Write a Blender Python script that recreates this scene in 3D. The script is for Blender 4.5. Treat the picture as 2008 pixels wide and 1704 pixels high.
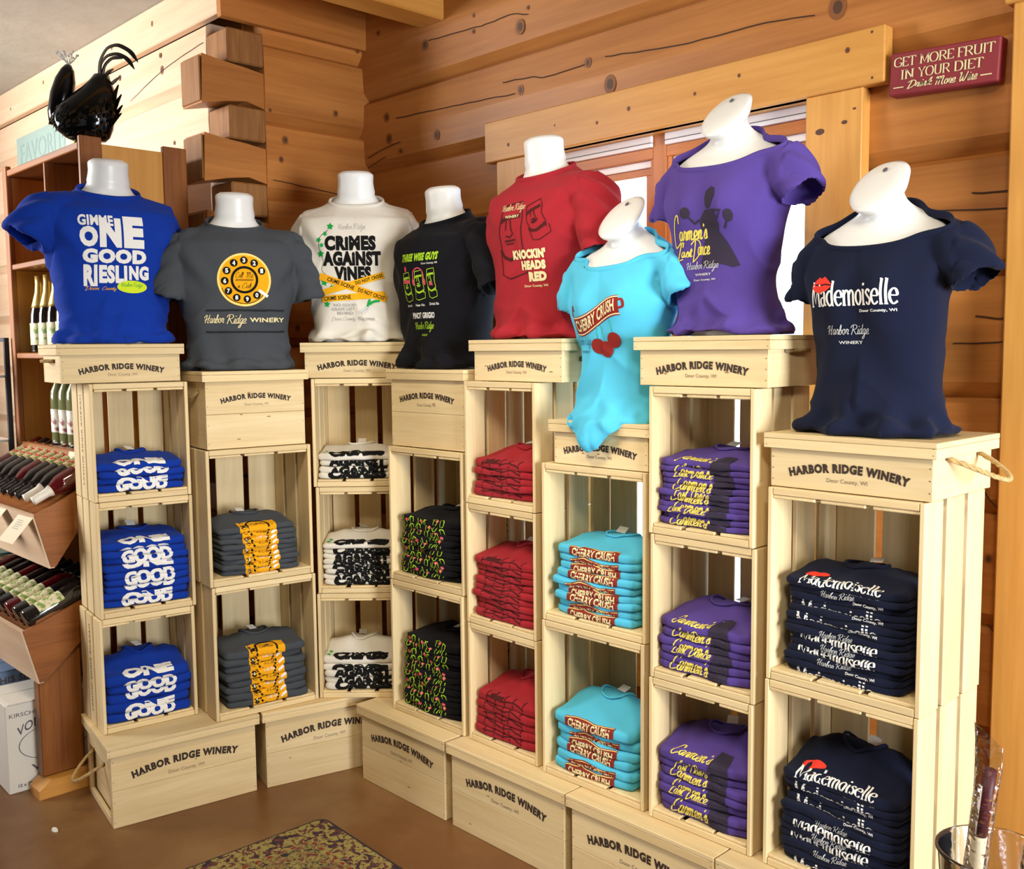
import bpy, bmesh, math, random
import numpy as np
from math import sin, cos, pi, radians
from mathutils import Vector, Matrix, noise
from mathutils.bvhtree import BVHTree
random.seed(7)
for o in list(bpy.data.objects): bpy.data.objects.remove(o)
scene = bpy.context.scene
COL = scene.collection
# ------------------------------------------------------------ camera, world, lights, exposure
cd = bpy.data.cameras.new('camera'); cam = bpy.data.objects.new('camera', cd); COL.objects.link(cam)
cd.sensor_fit = 'HORIZONTAL'; cd.sensor_width = 36; cd.lens = 34.70; cd.clip_start = .05; cd.clip_end = 100
R_ = Vector((0.696361, 0.717621, -0.010006)); U_ = Vector((-0.056098, 0.068324, 0.996085)); F_ = Vector((-0.715495, 0.693074, -0.087835))
m = Matrix((R_, U_, -F_)).transposed().to_4x4(); m.translation = (0, 0, 1.521); cam.matrix_world = m
scene.camera = cam
vs = scene.view_settings
vs.view_transform = 'Standard'; vs.look = 'None'; vs.gamma = 1; vs.exposure = -0.30; vs.use_curve_mapping = False
w = bpy.data.worlds.new('sky'); scene.world = w; w.use_nodes = True
bg = w.node_tree.nodes['Background']; bg.inputs[0].default_value = (0.62, 0.82, 1.0, 1); bg.inputs[1].default_value = 8.0
def area(name, loc, target, sx, sy, power, color, spread=180):
    l = bpy.data.lights.new(name, 'AREA'); l.shape = 'RECTANGLE'; l.size = sx; l.size_y = sy
    l.energy = power; l.color = color; l.spread = radians(spread)
    o = bpy.data.objects.new(name, l); COL.objects.link(o); o.location = loc
    o.rotation_euler = (Vector(target)-Vector(loc)).to_track_quat('-Z', 'Y').to_euler()
    return o
area('ceiling_lamp', (-1.75, .75, 2.86), (-2.2, 1.7, .5), .45, .45, 19, (1.0, .86, .64), 105)
area('ceiling_lamp', (.1, .35, 2.86), (-1.2, 1.9, .7), .45, .45, 18, (1.0, .87, .66), 95)
area('ceiling_lamp', (-.9, 1.3, 2.86), (-1.2, 2.3, 1.9), .4, .4, 4, (1.0, .87, .66), 130)
area('daylight_side', (2.4, 1.2, 1.25), (-.8, 2.15, 1.2), 1.2, 1.6, 54, (.92, .96, 1.0), 70)
area('daylight_left', (-6.2, -1.2, 2.2), (-4.3, 1.9, 2.0), 1.6, 1.6, 95, (1.0, .96, .92), 80)
area('room_fill', (-.6, -2.6, 1.4), (-2.2, 1.8, .7), 2.6, 1.6, 6, (1.0, .93, .82))

# ------------------------------------------------------------ materials
MATS = {}
def srgb(r, g, b):
    f = lambda c: ((c/255+.055)/1.055)**2.4 if c > 10 else c/255/12.92
    return (f(r), f(g), f(b), 1)
def newmat(name):
    m = bpy.data.materials.new(name); m.use_nodes = True
    nt = m.node_tree; b = nt.nodes['Principled BSDF']; MATS[name] = m
    return m, nt, b
def N(nt, t, **k):
    n = nt.nodes.new(t)
    for a, v in k.items(): setattr(n, a, v)
    return n
def wood(name, c1, c2, axis='X', scale=1.0, rough=.55, spec=.3, var=.18, streak=None, bump=.15):
    m, nt, b = newmat(name)
    tc = N(nt, 'ShaderNodeTexCoord'); mp = N(nt, 'ShaderNodeMapping'); oi = N(nt, 'ShaderNodeObjectInfo')
    add = N(nt, 'ShaderNodeVectorMath', operation='ADD'); mul = N(nt, 'ShaderNodeVectorMath', operation='SCALE')
    comb = N(nt, 'ShaderNodeCombineXYZ')
    for i in range(3): nt.links.new(oi.outputs['Random'], comb.inputs[i])
    nt.links.new(comb.outputs[0], mul.inputs[0]); mul.inputs['Scale'].default_value = 37
    nt.links.new(tc.outputs['Object'], add.inputs[0]); nt.links.new(mul.outputs[0], add.inputs[1])
    nt.links.new(add.outputs[0], mp.inputs['Vector'])
    s = [22*scale]*3; s['XYZ'.index(axis)] = 1.3*scale; mp.inputs['Scale'].default_value = s
    n1 = N(nt, 'ShaderNodeTexNoise'); n1.inputs['Scale'].default_value = 1.0; n1.inputs['Detail'].default_value = 5; n1.inputs['Distortion'].default_value = .6
    n2 = N(nt, 'ShaderNodeTexNoise'); n2.inputs['Scale'].default_value = 6.0; n2.inputs['Detail'].default_value = 3
    nt.links.new(mp.outputs[0], n1.inputs['Vector']); nt.links.new(mp.outputs[0], n2.inputs['Vector'])
    mx = N(nt, 'ShaderNodeMixRGB'); mx.inputs[0].default_value = .35
    nt.links.new(n1.outputs['Fac'], mx.inputs[1]); nt.links.new(n2.outputs['Fac'], mx.inputs[2])
    cr = N(nt, 'ShaderNodeValToRGB'); cr.color_ramp.elements[0].position = .32; cr.color_ramp.elements[1].position = .68
    cr.color_ramp.elements[0].color = c2; cr.color_ramp.elements[1].color = c1
    nt.links.new(mx.outputs[0], cr.inputs[0])
    hsv = N(nt, 'ShaderNodeHueSaturation'); mr = N(nt, 'ShaderNodeMapRange')
    mr.inputs['To Min'].default_value = 1-var; mr.inputs['To Max'].default_value = 1+var*.6
    nt.links.new(oi.outputs['Random'], mr.inputs['Value']); nt.links.new(mr.outputs[0], hsv.inputs['Value'])
    nt.links.new(cr.outputs[0], hsv.inputs['Color']); nt.links.new(hsv.outputs[0], b.inputs['Base Color'])
    b.inputs['Roughness'].default_value = rough; b.inputs['Specular IOR Level'].default_value = spec
    bp = N(nt, 'ShaderNodeBump'); bp.inputs['Strength'].default_value = bump; bp.inputs['Distance'].default_value = .002
    nt.links.new(mx.outputs[0], bp.inputs['Height']); nt.links.new(bp.outputs[0], b.inputs['Normal'])
    return m
def fabric(name, col, rough=.95, sheen=.03):
    m, nt, b = newmat(name); tc = N(nt, 'ShaderNodeTexCoord')
    n1 = N(nt, 'ShaderNodeTexNoise'); n1.inputs['Scale'].default_value = 9; n1.inputs['Detail'].default_value = 6
    n2 = N(nt, 'ShaderNodeTexNoise'); n2.inputs['Scale'].default_value = 700
    nt.links.new(tc.outputs['Object'], n1.inputs['Vector']); nt.links.new(tc.outputs['Object'], n2.inputs['Vector'])
    cr = N(nt, 'ShaderNodeMixRGB'); cr.inputs[1].default_value = tuple(c*.86 for c in col[:3])+(1,); cr.inputs[2].default_value = tuple(min(1, c*1.08) for c in col[:3])+(1,)
    nt.links.new(n1.outputs['Fac'], cr.inputs[0]); nt.links.new(cr.outputs[0], b.inputs['Base Color'])
    b.inputs['Roughness'].default_value = rough; b.inputs['Specular IOR Level'].default_value = .2
    b.inputs['Sheen Weight'].default_value = sheen
    bp = N(nt, 'ShaderNodeBump'); bp.inputs['Strength'].default_value = .25; bp.inputs['Distance'].default_value = .001
    nt.links.new(n2.outputs['Fac'], bp.inputs['Height']); nt.links.new(bp.outputs[0], b.inputs['Normal'])
    return m
def plain(name, col, rough=.5, metal=0, spec=.5, trans=0, ior=1.45, emit=None, alpha=1, coat=0):
    m, nt, b = newmat(name)
    b.inputs['Base Color'].default_value = col; b.inputs['Roughness'].default_value = rough; b.inputs['Metallic'].default_value = metal
    b.inputs['Specular IOR Level'].default_value = spec; b.inputs['Transmission Weight'].default_value = trans; b.inputs['IOR'].default_value = ior
    b.inputs['Alpha'].default_value = alpha; b.inputs['Coat Weight'].default_value = coat
    if emit: b.inputs['Emission Color'].default_value = emit; b.inputs['Emission Strength'].default_value = 1
    # light procedural variation so nothing is perfectly flat
    tc = N(nt, 'ShaderNodeTexCoord'); n = N(nt, 'ShaderNodeTexNoise'); n.inputs['Scale'].default_value = 14
    nt.links.new(tc.outputs['Object'], n.inputs['Vector'])
    mr = N(nt, 'ShaderNodeMapRange'); mr.inputs['To Min'].default_value = max(0, rough-.05); mr.inputs['To Max'].default_value = min(1, rough+.05)
    nt.links.new(n.outputs['Fac'], mr.inputs['Value']); nt.links.new(mr.outputs[0], b.inputs['Roughness'])
    return m
for ax in 'XYZ':
    wood('crate_'+ax, (.80, .65, .385, 1), (.67, .50, .26, 1), ax, 1.0, .6, .25, .10)
    wood('log_'+ax, (.58, .235, .055, 1), (.38, .135, .027, 1), ax, .55, .42, .4, .14)
    wood('trim_'+ax, (.72, .36, .085, 1), (.56, .245, .045, 1), ax, .6, .38, .45, .06)
    wood('rack_'+ax, (.36, .125, .024, 1), (.19, .055, .011, 1), ax, .8, .4, .45, .12)
wood('lit_pale_X', (.80, .60, .42, 1), (.66, .45, .29, 1), 'X', .55, .5, .3, .05)  # pale pine finish; strong light on left wall and bin fronts included in colour
wood('end_grain', (.36, .17, .05, 1), (.22, .085, .022, 1), 'Z', 2.0, .6, .3, .1)
wood('frame_X', (.60, .21, .05, 1), (.45, .14, .03, 1), 'X', .8, .4, .4, .04)
wood('frame_Z', (.60, .21, .05, 1), (.45, .14, .03, 1), 'Z', .8, .4, .4, .04)
plain('knot_ring', (.24, .085, .022, 1), .5); plain('knot_core', (.085, .035, .015, 1), .5)
plain('crack', (.045, .018, .008, 1), .8)
plain('crate_knot', (.30, .15, .06, 1), .7); plain('nail', (.20, .15, .10, 1), .5, .6)
plain('stamp', (.035, .02, .014, 1), .7); plain('stamp_grey', (.22, .17, .12, 1), .8)
plain('mannequin', (.80, .81, .80, 1), .32, 0, .5); plain('hole', (.12, .12, .14, 1), .6)
SH = dict(blue=(.004, .036, .34), grey=(.058, .066, .078), white=(.72, .68, .60), black=(.004, .004, .007), red=(.36, .018, .028),
          aqua=(.085, .50, .74), purple=(.085, .050, .27), navy=(.005, .008, .027))
for k, v in SH.items(): fabric('cloth_'+k, v+(1,))
for k, v in dict(white=(.82, .82, .80), black=(.008, .008, .008), yellow=(.82, .42, .01), lime=(.45, .75, .04), pink=(.80, .10, .18), brown=(.22, .028, .02),
                 cream=(.80, .70, .40), gold=(.75, .62, .13), charcoal=(.035, .028, .05), lips=(.75, .05, .03), silver=(.60, .62, .62), green=(.01, .36, .06),
                 darkgreen=(.02, .10, .05), darkred=(.07, .012, .012), tape=(.85, .40, .01), limeoval=(.62, .78, .03), lightyellow=(.95, .75, .25), cherry=(.24, .02, .016),
                 greytext=(.38, .37, .35), navytext=(.02, .07, .16)).items():
    plain('ink_'+k, v+(1,), .85, spec=.15)
wood('rope', (.58, .42, .20, 1), (.34, .22, .09, 1), 'X', 4, .9, .1, .05)
plain('paper', (.78, .70, .52, 1), .8); plain('tagwhite', (.80, .80, .78, 1), .7)
plain('black_metal', (.012, .014, .016, 1), .16, .9, .5, coat=.5); plain('rack_metal', (.03, .035, .045, 1), .4, .6)
plain('glass_dark', (.012, .010, .010, 1), .06, 0, .8, coat=.6); plain('glass_red', (.10, .006, .010, 1), .07, 0, .8, coat=.6)
plain('glass_clearwine', (.20, .22, .10, 1), .06, 0, .8, coat=.5); plain('foil_gold', (.72, .52, .16, 1), .35, .7)
plain('foil_black', (.012, .012, .014, 1), .3, 0, .6); plain('foil_white', (.8, .78, .72, 1), .4); plain('foil_red', (.28, .01, .02, 1), .3, 0, .6)
plain('carton', (.78, .76, .70, 1), .8); plain('carton_ink', (.12, .10, .12, 1), .8); plain('teal_glass', (.10, .42, .48, 1), .15, 0, .6)
plain('plaster', (.55, .54, .50, 1), .95, spec=.1)
m_, nt_, b_ = newmat('sash_white'); b_.inputs['Base Color'].default_value = (.93, .93, .92, 1)
def label_mat(name, a, b2, c3, sc):
    m, nt, b = newmat(name); tc = N(nt, 'ShaderNodeTexCoord'); v = N(nt, 'ShaderNodeTexNoise'); v.inputs['Scale'].default_value = sc; v.inputs['Detail'].default_value = 2
    nt.links.new(tc.outputs['Object'], v.inputs['Vector']); cr = N(nt, 'ShaderNodeValToRGB'); e = cr.color_ramp.elements
    e[0].position = .42; e[0].color = b2; e[1].position = .5; e[1].color = a; x = e.new(.6); x.color = c3
    nt.links.new(v.outputs['Fac'], cr.inputs[0]); nt.links.new(cr.outputs[0], b.inputs['Base Color']); b.inputs['Roughness'].default_value = .5
label_mat('label_vine', (.70, .66, .42, 1), (.22, .34, .08, 1), (.80, .72, .50, 1), 60)
label_mat('label_berry', (.74, .68, .40, 1), (.60, .06, .04, 1), (.25, .40, .10, 1), 60)
label_mat('label_cream', (.78, .74, .64, 1), (.30, .08, .10, 1), (.80, .78, .70, 1), 30)
def ceiling_mat():
    m, nt, b = newmat('ceiling'); tc = N(nt, 'ShaderNodeTexCoord'); n = N(nt, 'ShaderNodeTexNoise'); n.inputs['Scale'].default_value = 7; n.inputs['Detail'].default_value = 8
    nt.links.new(tc.outputs['Object'], n.inputs['Vector']); cr = N(nt, 'ShaderNodeValToRGB')
    cr.color_ramp.elements[0].color = (.42, .41, .37, 1); cr.color_ramp.elements[1].color = (.58, .57, .53, 1)
    nt.links.new(n.outputs['Fac'], cr.inputs[0]); nt.links.new(cr.outputs[0], b.inputs['Base Color']); b.inputs['Roughness'].default_value = .95
    bp = N(nt, 'ShaderNodeBump'); bp.inputs['Strength'].default_value = .5; bp.inputs['Distance'].default_value = .01
    nt.links.new(n.outputs['Fac'], bp.inputs['Height']); nt.links.new(bp.outputs[0], b.inputs['Normal'])
ceiling_mat()
def floor_mat():
    m, nt, b = newmat('floor'); tc = N(nt, 'ShaderNodeTexCoord')
    n = N(nt, 'ShaderNodeTexNoise'); n.inputs['Scale'].default_value = 1.6; n.inputs['Detail'].default_value = 9; n.inputs['Roughness'].default_value = .62
    nt.links.new(tc.outputs['Object'], n.inputs['Vector']); cr = N(nt, 'ShaderNodeValToRGB'); e = cr.color_ramp.elements
    e[0].position = .3; e[0].color = (.125, .048, .016, 1); e[1].position = .72; e[1].color = (.27, .155, .065, 1)
    x = e.new(.5); x.color = (.175, .078, .026, 1)
    nt.links.new(n.outputs['Fac'], cr.inputs[0]); nt.links.new(cr.outputs[0], b.inputs['Base Color'])
    b.inputs['Roughness'].default_value = .38; b.inputs['Specular IOR Level'].default_value = .4
    n2 = N(nt, 'ShaderNodeTexNoise'); n2.inputs['Scale'].default_value = 60
    nt.links.new(tc.outputs['Object'], n2.inputs['Vector'])
    bp = N(nt, 'ShaderNodeBump'); bp.inputs['Strength'].default_value = .06; nt.links.new(n2.outputs['Fac'], bp.inputs['Height']); nt.links.new(bp.outputs[0], b.inputs['Normal'])
floor_mat()
def rug_mat(name, cols, sc, seed):
    m, nt, b = newmat(name); tc = N(nt, 'ShaderNodeTexCoord'); mp = N(nt, 'ShaderNodeMapping'); mp.inputs['Location'].default_value = (seed, seed, 0)
    nt.links.new(tc.outputs['Object'], mp.inputs[0])
    v = N(nt, 'ShaderNodeTexNoise'); v.inputs['Scale'].default_value = sc; v.inputs['Detail'].default_value = 3; v.inputs['Distortion'].default_value = .8
    nt.links.new(mp.outputs[0], v.inputs['Vector']); cr = N(nt, 'ShaderNodeValToRGB'); cr.color_ramp.interpolation = 'CONSTANT'; e = cr.color_ramp.elements
    pos = [.0, .40, .47, .53, .60]
    e[0].color = cols[0]; e[1].position = pos[1]; e[1].color = cols[1]
    for i in range(2, len(cols)): x = e.new(pos[i]); x.color = cols[i]
    nt.links.new(v.outputs['Fac'], cr.inputs[0]); nt.links.new(cr.outputs[0], b.inputs['Base Color']); b.inputs['Roughness'].default_value = .95
    b.inputs['Specular IOR Level'].default_value = .1
DY, OL, MR, DK, TN = (.28, .235, .075, 1), (.15, .13, .045, 1), (.12, .045, .04, 1), (.035, .03, .035, 1), (.20, .10, .05, 1)
rug_mat('rug_outer', [DK, MR, DY, DY, MR], 34, 1); rug_mat('rug_guard', [DK, DY, DY, TN, OL], 60, 3); rug_mat('rug_field', [DK, OL, DY, TN, MR], 45, 5); rug_mat('rug_edge', [DK, DK, DK, DK, DK], 20, 6)

# ------------------------------------------------------------ mesh helpers
class MB:
    def __init__(s): s.v = []; s.f = []; s.mi = []
    def add(s, vs, fs, mi=0):
        o = len(s.v); s.v += [tuple(p) for p in vs]; s.f += [tuple(i+o for i in f) for f in fs]; s.mi += [mi]*len(fs); return s
    def box(s, x0, x1, y0, y1, z0, z1, b=.0015, mi=0):
        if x0 > x1: x0, x1 = x1, x0
        if y0 > y1: y0, y1 = y1, y0
        if z0 > z1: z0, z1 = z1, z0
        b = min(b, (x1-x0)*.3, (y1-y0)*.3, (z1-z0)*.3)
        if b <= 0:
            vs = [(x, y, z) for z in (z0, z1) for y in (y0, y1) for x in (x0, x1)]
            return s.add(vs, [(0, 2, 3, 1), (4, 5, 7, 6), (0, 1, 5, 4), (2, 6, 7, 3), (0, 4, 6, 2), (1, 3, 7, 5)], mi)
        bm = bmesh.new(); bmesh.ops.create_cube(bm, size=1)
        for v in bm.verts: v.co = ((x0+x1)/2+v.co.x*(x1-x0), (y0+y1)/2+v.co.y*(y1-y0), (z0+z1)/2+v.co.z*(z1-z0))
        bmesh.ops.bevel(bm, geom=bm.edges[:], offset=b, segments=1, affect='EDGES')
        bm.verts.ensure_lookup_table()
        s.add([v.co[:] for v in bm.verts], [[v.index for v in f.verts] for f in bm.faces], mi); bm.free(); return s
    def prism(s, poly, a0, a1, axis='X', mi=0):
        n = len(poly)
        def P(p, a): return {'X': (a, p[0], p[1]), 'Y': (p[0], a, p[1]), 'Z': (p[0], p[1], a)}[axis]
        vs = [P(p, a0) for p in poly]+[P(p, a1) for p in poly]
        fs = [tuple(range(n))[::-1], tuple(range(n, 2*n))]+[(i, (i+1) % n, n+(i+1) % n, n+i) for i in range(n)]
        return s.add(vs, fs, mi)
    def loft(s, rings, closed=True, cap0=True, cap1=True, mi=0):
        n = len(rings[0]); vs = [p for r in rings for p in r]; fs = []
        for i in range(len(rings)-1):
            for j in range(n if closed else n-1):
                k = (j+1) % n; fs.append((i*n+j, i*n+k, (i+1)*n+k, (i+1)*n+j))
        if cap0: fs.append(tuple(range(n))[::-1])
        if cap1: fs.append(tuple((len(rings)-1)*n+j for j in range(n)))
        return s.add(vs, fs, mi)
    def tube(s, path, r, n=8, closed=False, cap=True, flat=1.0, up=None, mi=0):
        P = [Vector(p) for p in path]; rings = []; prev = None
        for i, p in enumerate(P):
            a = P[(i-1) % len(P)] if (i > 0 or closed) else P[i]; b = P[(i+1) % len(P)] if (i < len(P)-1 or closed) else P[i]
            t = (b-a).normalized()
            u = (Vector(up) if up else (prev if prev is not None else (Vector((0, 0, 1)) if abs(t.z) < .9 else Vector((1, 0, 0)))))
            u = (u-t*u.dot(t)).normalized(); prev = u; v = t.cross(u)
            rr = r[i] if isinstance(r, (list, tuple)) else r
            rings.append([p+u*rr*cos(2*pi*k/n)+v*rr*flat*sin(2*pi*k/n) for k in range(n)])
        if closed: rings.append(rings[0])
        return s.loft(rings, True, cap and not closed, cap and not closed, mi)
    def mesh(s, name, mats, smooth=False):
        me = bpy.data.meshes.new(name); me.from_pydata(s.v, [], s.f)
        for mm in ([mats] if isinstance(mats, str) else mats): me.materials.append(MATS[mm])
        if any(s.mi): me.polygons.foreach_set('material_index', s.mi)
        if smooth: me.polygons.foreach_set('use_smooth', [True]*len(s.f))
        bm = bmesh.new(); bm.from_mesh(me); bmesh.ops.recalc_face_normals(bm, faces=bm.faces); bm.to_mesh(me); bm.free()
        me.update(); return me
    def obj(s, name, mats, parent=None, smooth=False, loc=None):
        return link(name, s.mesh(name, mats, smooth), parent, loc)
def link(name, me, parent=None, loc=None, rz=0):
    o = bpy.data.objects.new(name, me); COL.objects.link(o)
    if parent is not None: o.parent = parent
    if loc is not None: o.location = loc
    if rz: o.rotation_euler[2] = rz
    return o
def tag(o, label=None, cat=None, group=None, kind=None):
    if label: o['label'] = label
    if cat: o['category'] = cat
    if group: o['group'] = group
    if kind: o['kind'] = kind
    return o
def empty(name, loc, rz=0, **k):
    o = link(name, None, None, loc, rz); o.empty_display_size = .05; return tag(o, **k)
def lathe(prof, n=20, cap=True):
    return [[(r*cos(2*pi*k/n), r*sin(2*pi*k/n), z) for k in range(n)] for r, z in prof]

# ------------------------------------------------------------ lettering
_tc = {}
def text2d(s, bold=0.0, shear=0.0, space=1.0):
    """Blender's built-in font as a flat polygon mesh, normalised later"""
    key = (s, bold, shear, space)
    if key not in _tc:
        c = bpy.data.curves.new('t', 'FONT'); c.body = s; c.size = 1; c.offset = bold; c.shear = shear; c.space_character = space; c.resolution_u = 3
        o = bpy.data.objects.new('t', c); COL.objects.link(o)
        dg = bpy.context.evaluated_depsgraph_get(); me = bpy.data.meshes.new_from_object(o.evaluated_get(dg))
        v = [(p.co.x, p.co.y) for p in me.vertices]; f = [tuple(p.vertices) for p in me.polygons]
        bpy.data.objects.remove(o); bpy.data.curves.remove(c); bpy.data.meshes.remove(me)
        _tc[key] = (v, f)
    return _tc[key]
def fit(el, x0, x1, y0, y1):
    v, f = el; X = [p[0] for p in v]; Y = [p[1] for p in v]
    ax, bx, ay, by = min(X), max(X), min(Y), max(Y)
    return [(x0+(p[0]-ax)/(bx-ax+1e-9)*(x1-x0), y0+(p[1]-ay)/(by-ay+1e-9)*(y1-y0)) for p in v], f
def warp(el, fn): return [fn(*p) for p in el[0]], el[1]
def join2(*els):
    V, F = [], []
    for v, f in els:
        o = len(V); V += v; F += [tuple(i+o for i in q) for q in f]
    return V, F
def disc2(cx, cy, rx, ry=None, n=28, r0=None):
    ry = ry or rx
    if r0 is None: return [(cx+rx*cos(2*pi*k/n), cy+ry*sin(2*pi*k/n)) for k in range(n)], [tuple(range(n))]
    v = [(cx+a*rx*cos(2*pi*k/n), cy+a*ry*sin(2*pi*k/n)) for a in (1, r0) for k in range(n)]
    return v, [(k, (k+1) % n, n+(k+1) % n, n+k) for k in range(n)]
def poly2(pts): return list(pts), [tuple(range(len(pts)))]
def rect2(x0, x1, y0, y1): return poly2([(x0, y0), (x1, y0), (x1, y1), (x0, y1)])
def cmr(pts, n=5):
    P = [pts[0]]+list(pts)+[pts[-1]]; out = []
    for i in range(1, len(P)-2):
        a, b, c, d = P[i-1:i+3]
        for k in range(n):
            t = k/n; out.append(tuple(.5*(2*b[j]+(c[j]-a[j])*t+(2*a[j]-5*b[j]+4*c[j]-d[j])*t*t+(3*b[j]-a[j]-3*c[j]+d[j])*t**3) for j in (0, 1)))
    out.append(tuple(pts[-1])); return out
def stroke2(pts, w, thin=None, smooth=False):
    """flat ribbon; with thin given the width follows a broad pen (thick uprights, thin bars)"""
    if smooth: pts = cmr(pts)
    thin = w if thin is None else thin; V = []; F = []; n = len(pts)
    for i in range(n):
        a = pts[max(0, i-1)]; b = pts[min(n-1, i+1)]; dx, dy = b[0]-a[0], b[1]-a[1]; L = math.hypot(dx, dy) or 1; dx /= L; dy /= L
        h = (thin+(w-thin)*abs(dy)**1.5)/2
        V += [(pts[i][0]-dy*h, pts[i][1]+dx*h), (pts[i][0]+dy*h, pts[i][1]-dx*h)]
    for i in range(n-1): F.append((2*i, 2*i+1, 2*i+3, 2*i+2))
    return V, F
# skeleton alphabet (s = smooth stroke, l = straight); x-height .6, cap height 1
GL = {
 'G': (.78, ['s .72 .80 .55 .98 .35 1 .1 .85 .03 .5 .1 .15 .38 0 .62 .05 .72 .22', 'l .72 .22 .72 .42', 'l .5 .42 .82 .42']),
 'E': (.6, ['l .1 0 .1 1', 'l 0 1 .55 1 .55 .86', 'l .1 .52 .42 .52', 'l 0 0 .58 0 .58 .15']),
 'T': (.68, ['l .34 0 .34 1', 'l .02 .84 .02 1 .66 1 .66 .84', 'l .22 0 .46 0']),
 'M': (.92, ['l .12 0 .14 1', 'l .14 1 .46 .1 .78 1', 'l .78 1 .8 0', 'l 0 0 .24 0', 'l .68 0 .92 0', 'l .02 1 .14 1', 'l .78 1 .9 1']),
 'O': (.84, ['s .4 1 .15 .9 .03 .5 .15 .1 .4 0 .65 .1 .77 .5 .65 .9 .4 1']),
 'R': (.76, ['l .12 0 .12 1', 's .02 1 .4 1 .6 .88 .6 .65 .4 .5 .12 .5', 'l .36 .5 .72 0', 'l 0 0 .24 0']),
 'F': (.58, ['l .1 0 .1 1', 'l 0 1 .55 1 .55 .84', 'l .1 .5 .42 .5', 'l 0 0 .24 0']),
 'U': (.8, ['s .12 1 .12 .3 .2 .06 .4 0 .58 .06 .66 .3 .66 1', 'l 0 1 .24 1', 'l .56 1 .78 1']),
 'I': (.32, ['l .14 0 .14 1', 'l .02 1 .26 1', 'l .02 0 .26 0']),
 'N': (.8, ['l .12 0 .12 1', 'l .12 1 .66 0', 'l .66 0 .66 1', 'l 0 0 .24 0', 'l 0 1 .12 1', 'l .56 1 .78 1']),
 'Y': (.74, ['l .36 0 .36 .45', 'l .06 1 .36 .45 .66 1', 'l -.04 1 .18 1', 'l .56 1 .76 1', 'l .24 0 .48 0']),
 'D': (.8, ['l .12 0 .12 1', 's .02 1 .35 1 .6 .9 .72 .5 .6 .1 .35 0 .02 0']),
 'W': (1.1, ['l .08 1 .3 0', 'l .3 0 .54 .9', 'l .54 .9 .78 0', 'l .78 0 1.0 1', 'l -.02 1 .2 1', 'l .9 1 1.1 1']),
 'a': (.5, ['s .08 .5 .22 .6 .36 .52 .36 .3 .36 .08 .46 .02', 's .36 .36 .12 .3 .06 .14 .16 0 .3 .06 .36 .18']),
 'd': (.52, ['l .38 0 .38 1', 'l .28 1 .38 1', 's .38 .5 .22 .6 .06 .42 .06 .18 .2 0 .38 .12', 'l .38 0 .47 .0']),
 'e': (.46, ['s .08 .34 .4 .34 .38 .52 .24 .6 .08 .46 .06 .2 .2 0 .42 .1']),
 'm': (.8, ['l .1 0 .1 .6', 's .1 .42 .22 .6 .36 .5 .38 .3 .38 0', 's .38 .42 .5 .6 .64 .5 .66 .3 .66 0', 'l .0 0 .2 0', 'l .3 0 .46 0', 'l .58 0 .76 0', 'l 0 .6 .1 .6']),
 'o': (.48, ['s .24 .6 .08 .48 .06 .2 .24 0 .4 .2 .38 .48 .24 .6']),
 'i': (.26, ['l .12 0 .12 .6', 'l .02 .6 .12 .6', 'l .02 0 .22 0', 'l .1 .76 .1 .86']),
 's': (.4, ['s .34 .5 .2 .6 .08 .48 .2 .34 .34 .18 .22 0 .06 .1']),
 'l': (.26, ['l .12 0 .12 1', 'l .02 1 .12 1', 'l .02 0 .22 0']),
}
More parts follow.
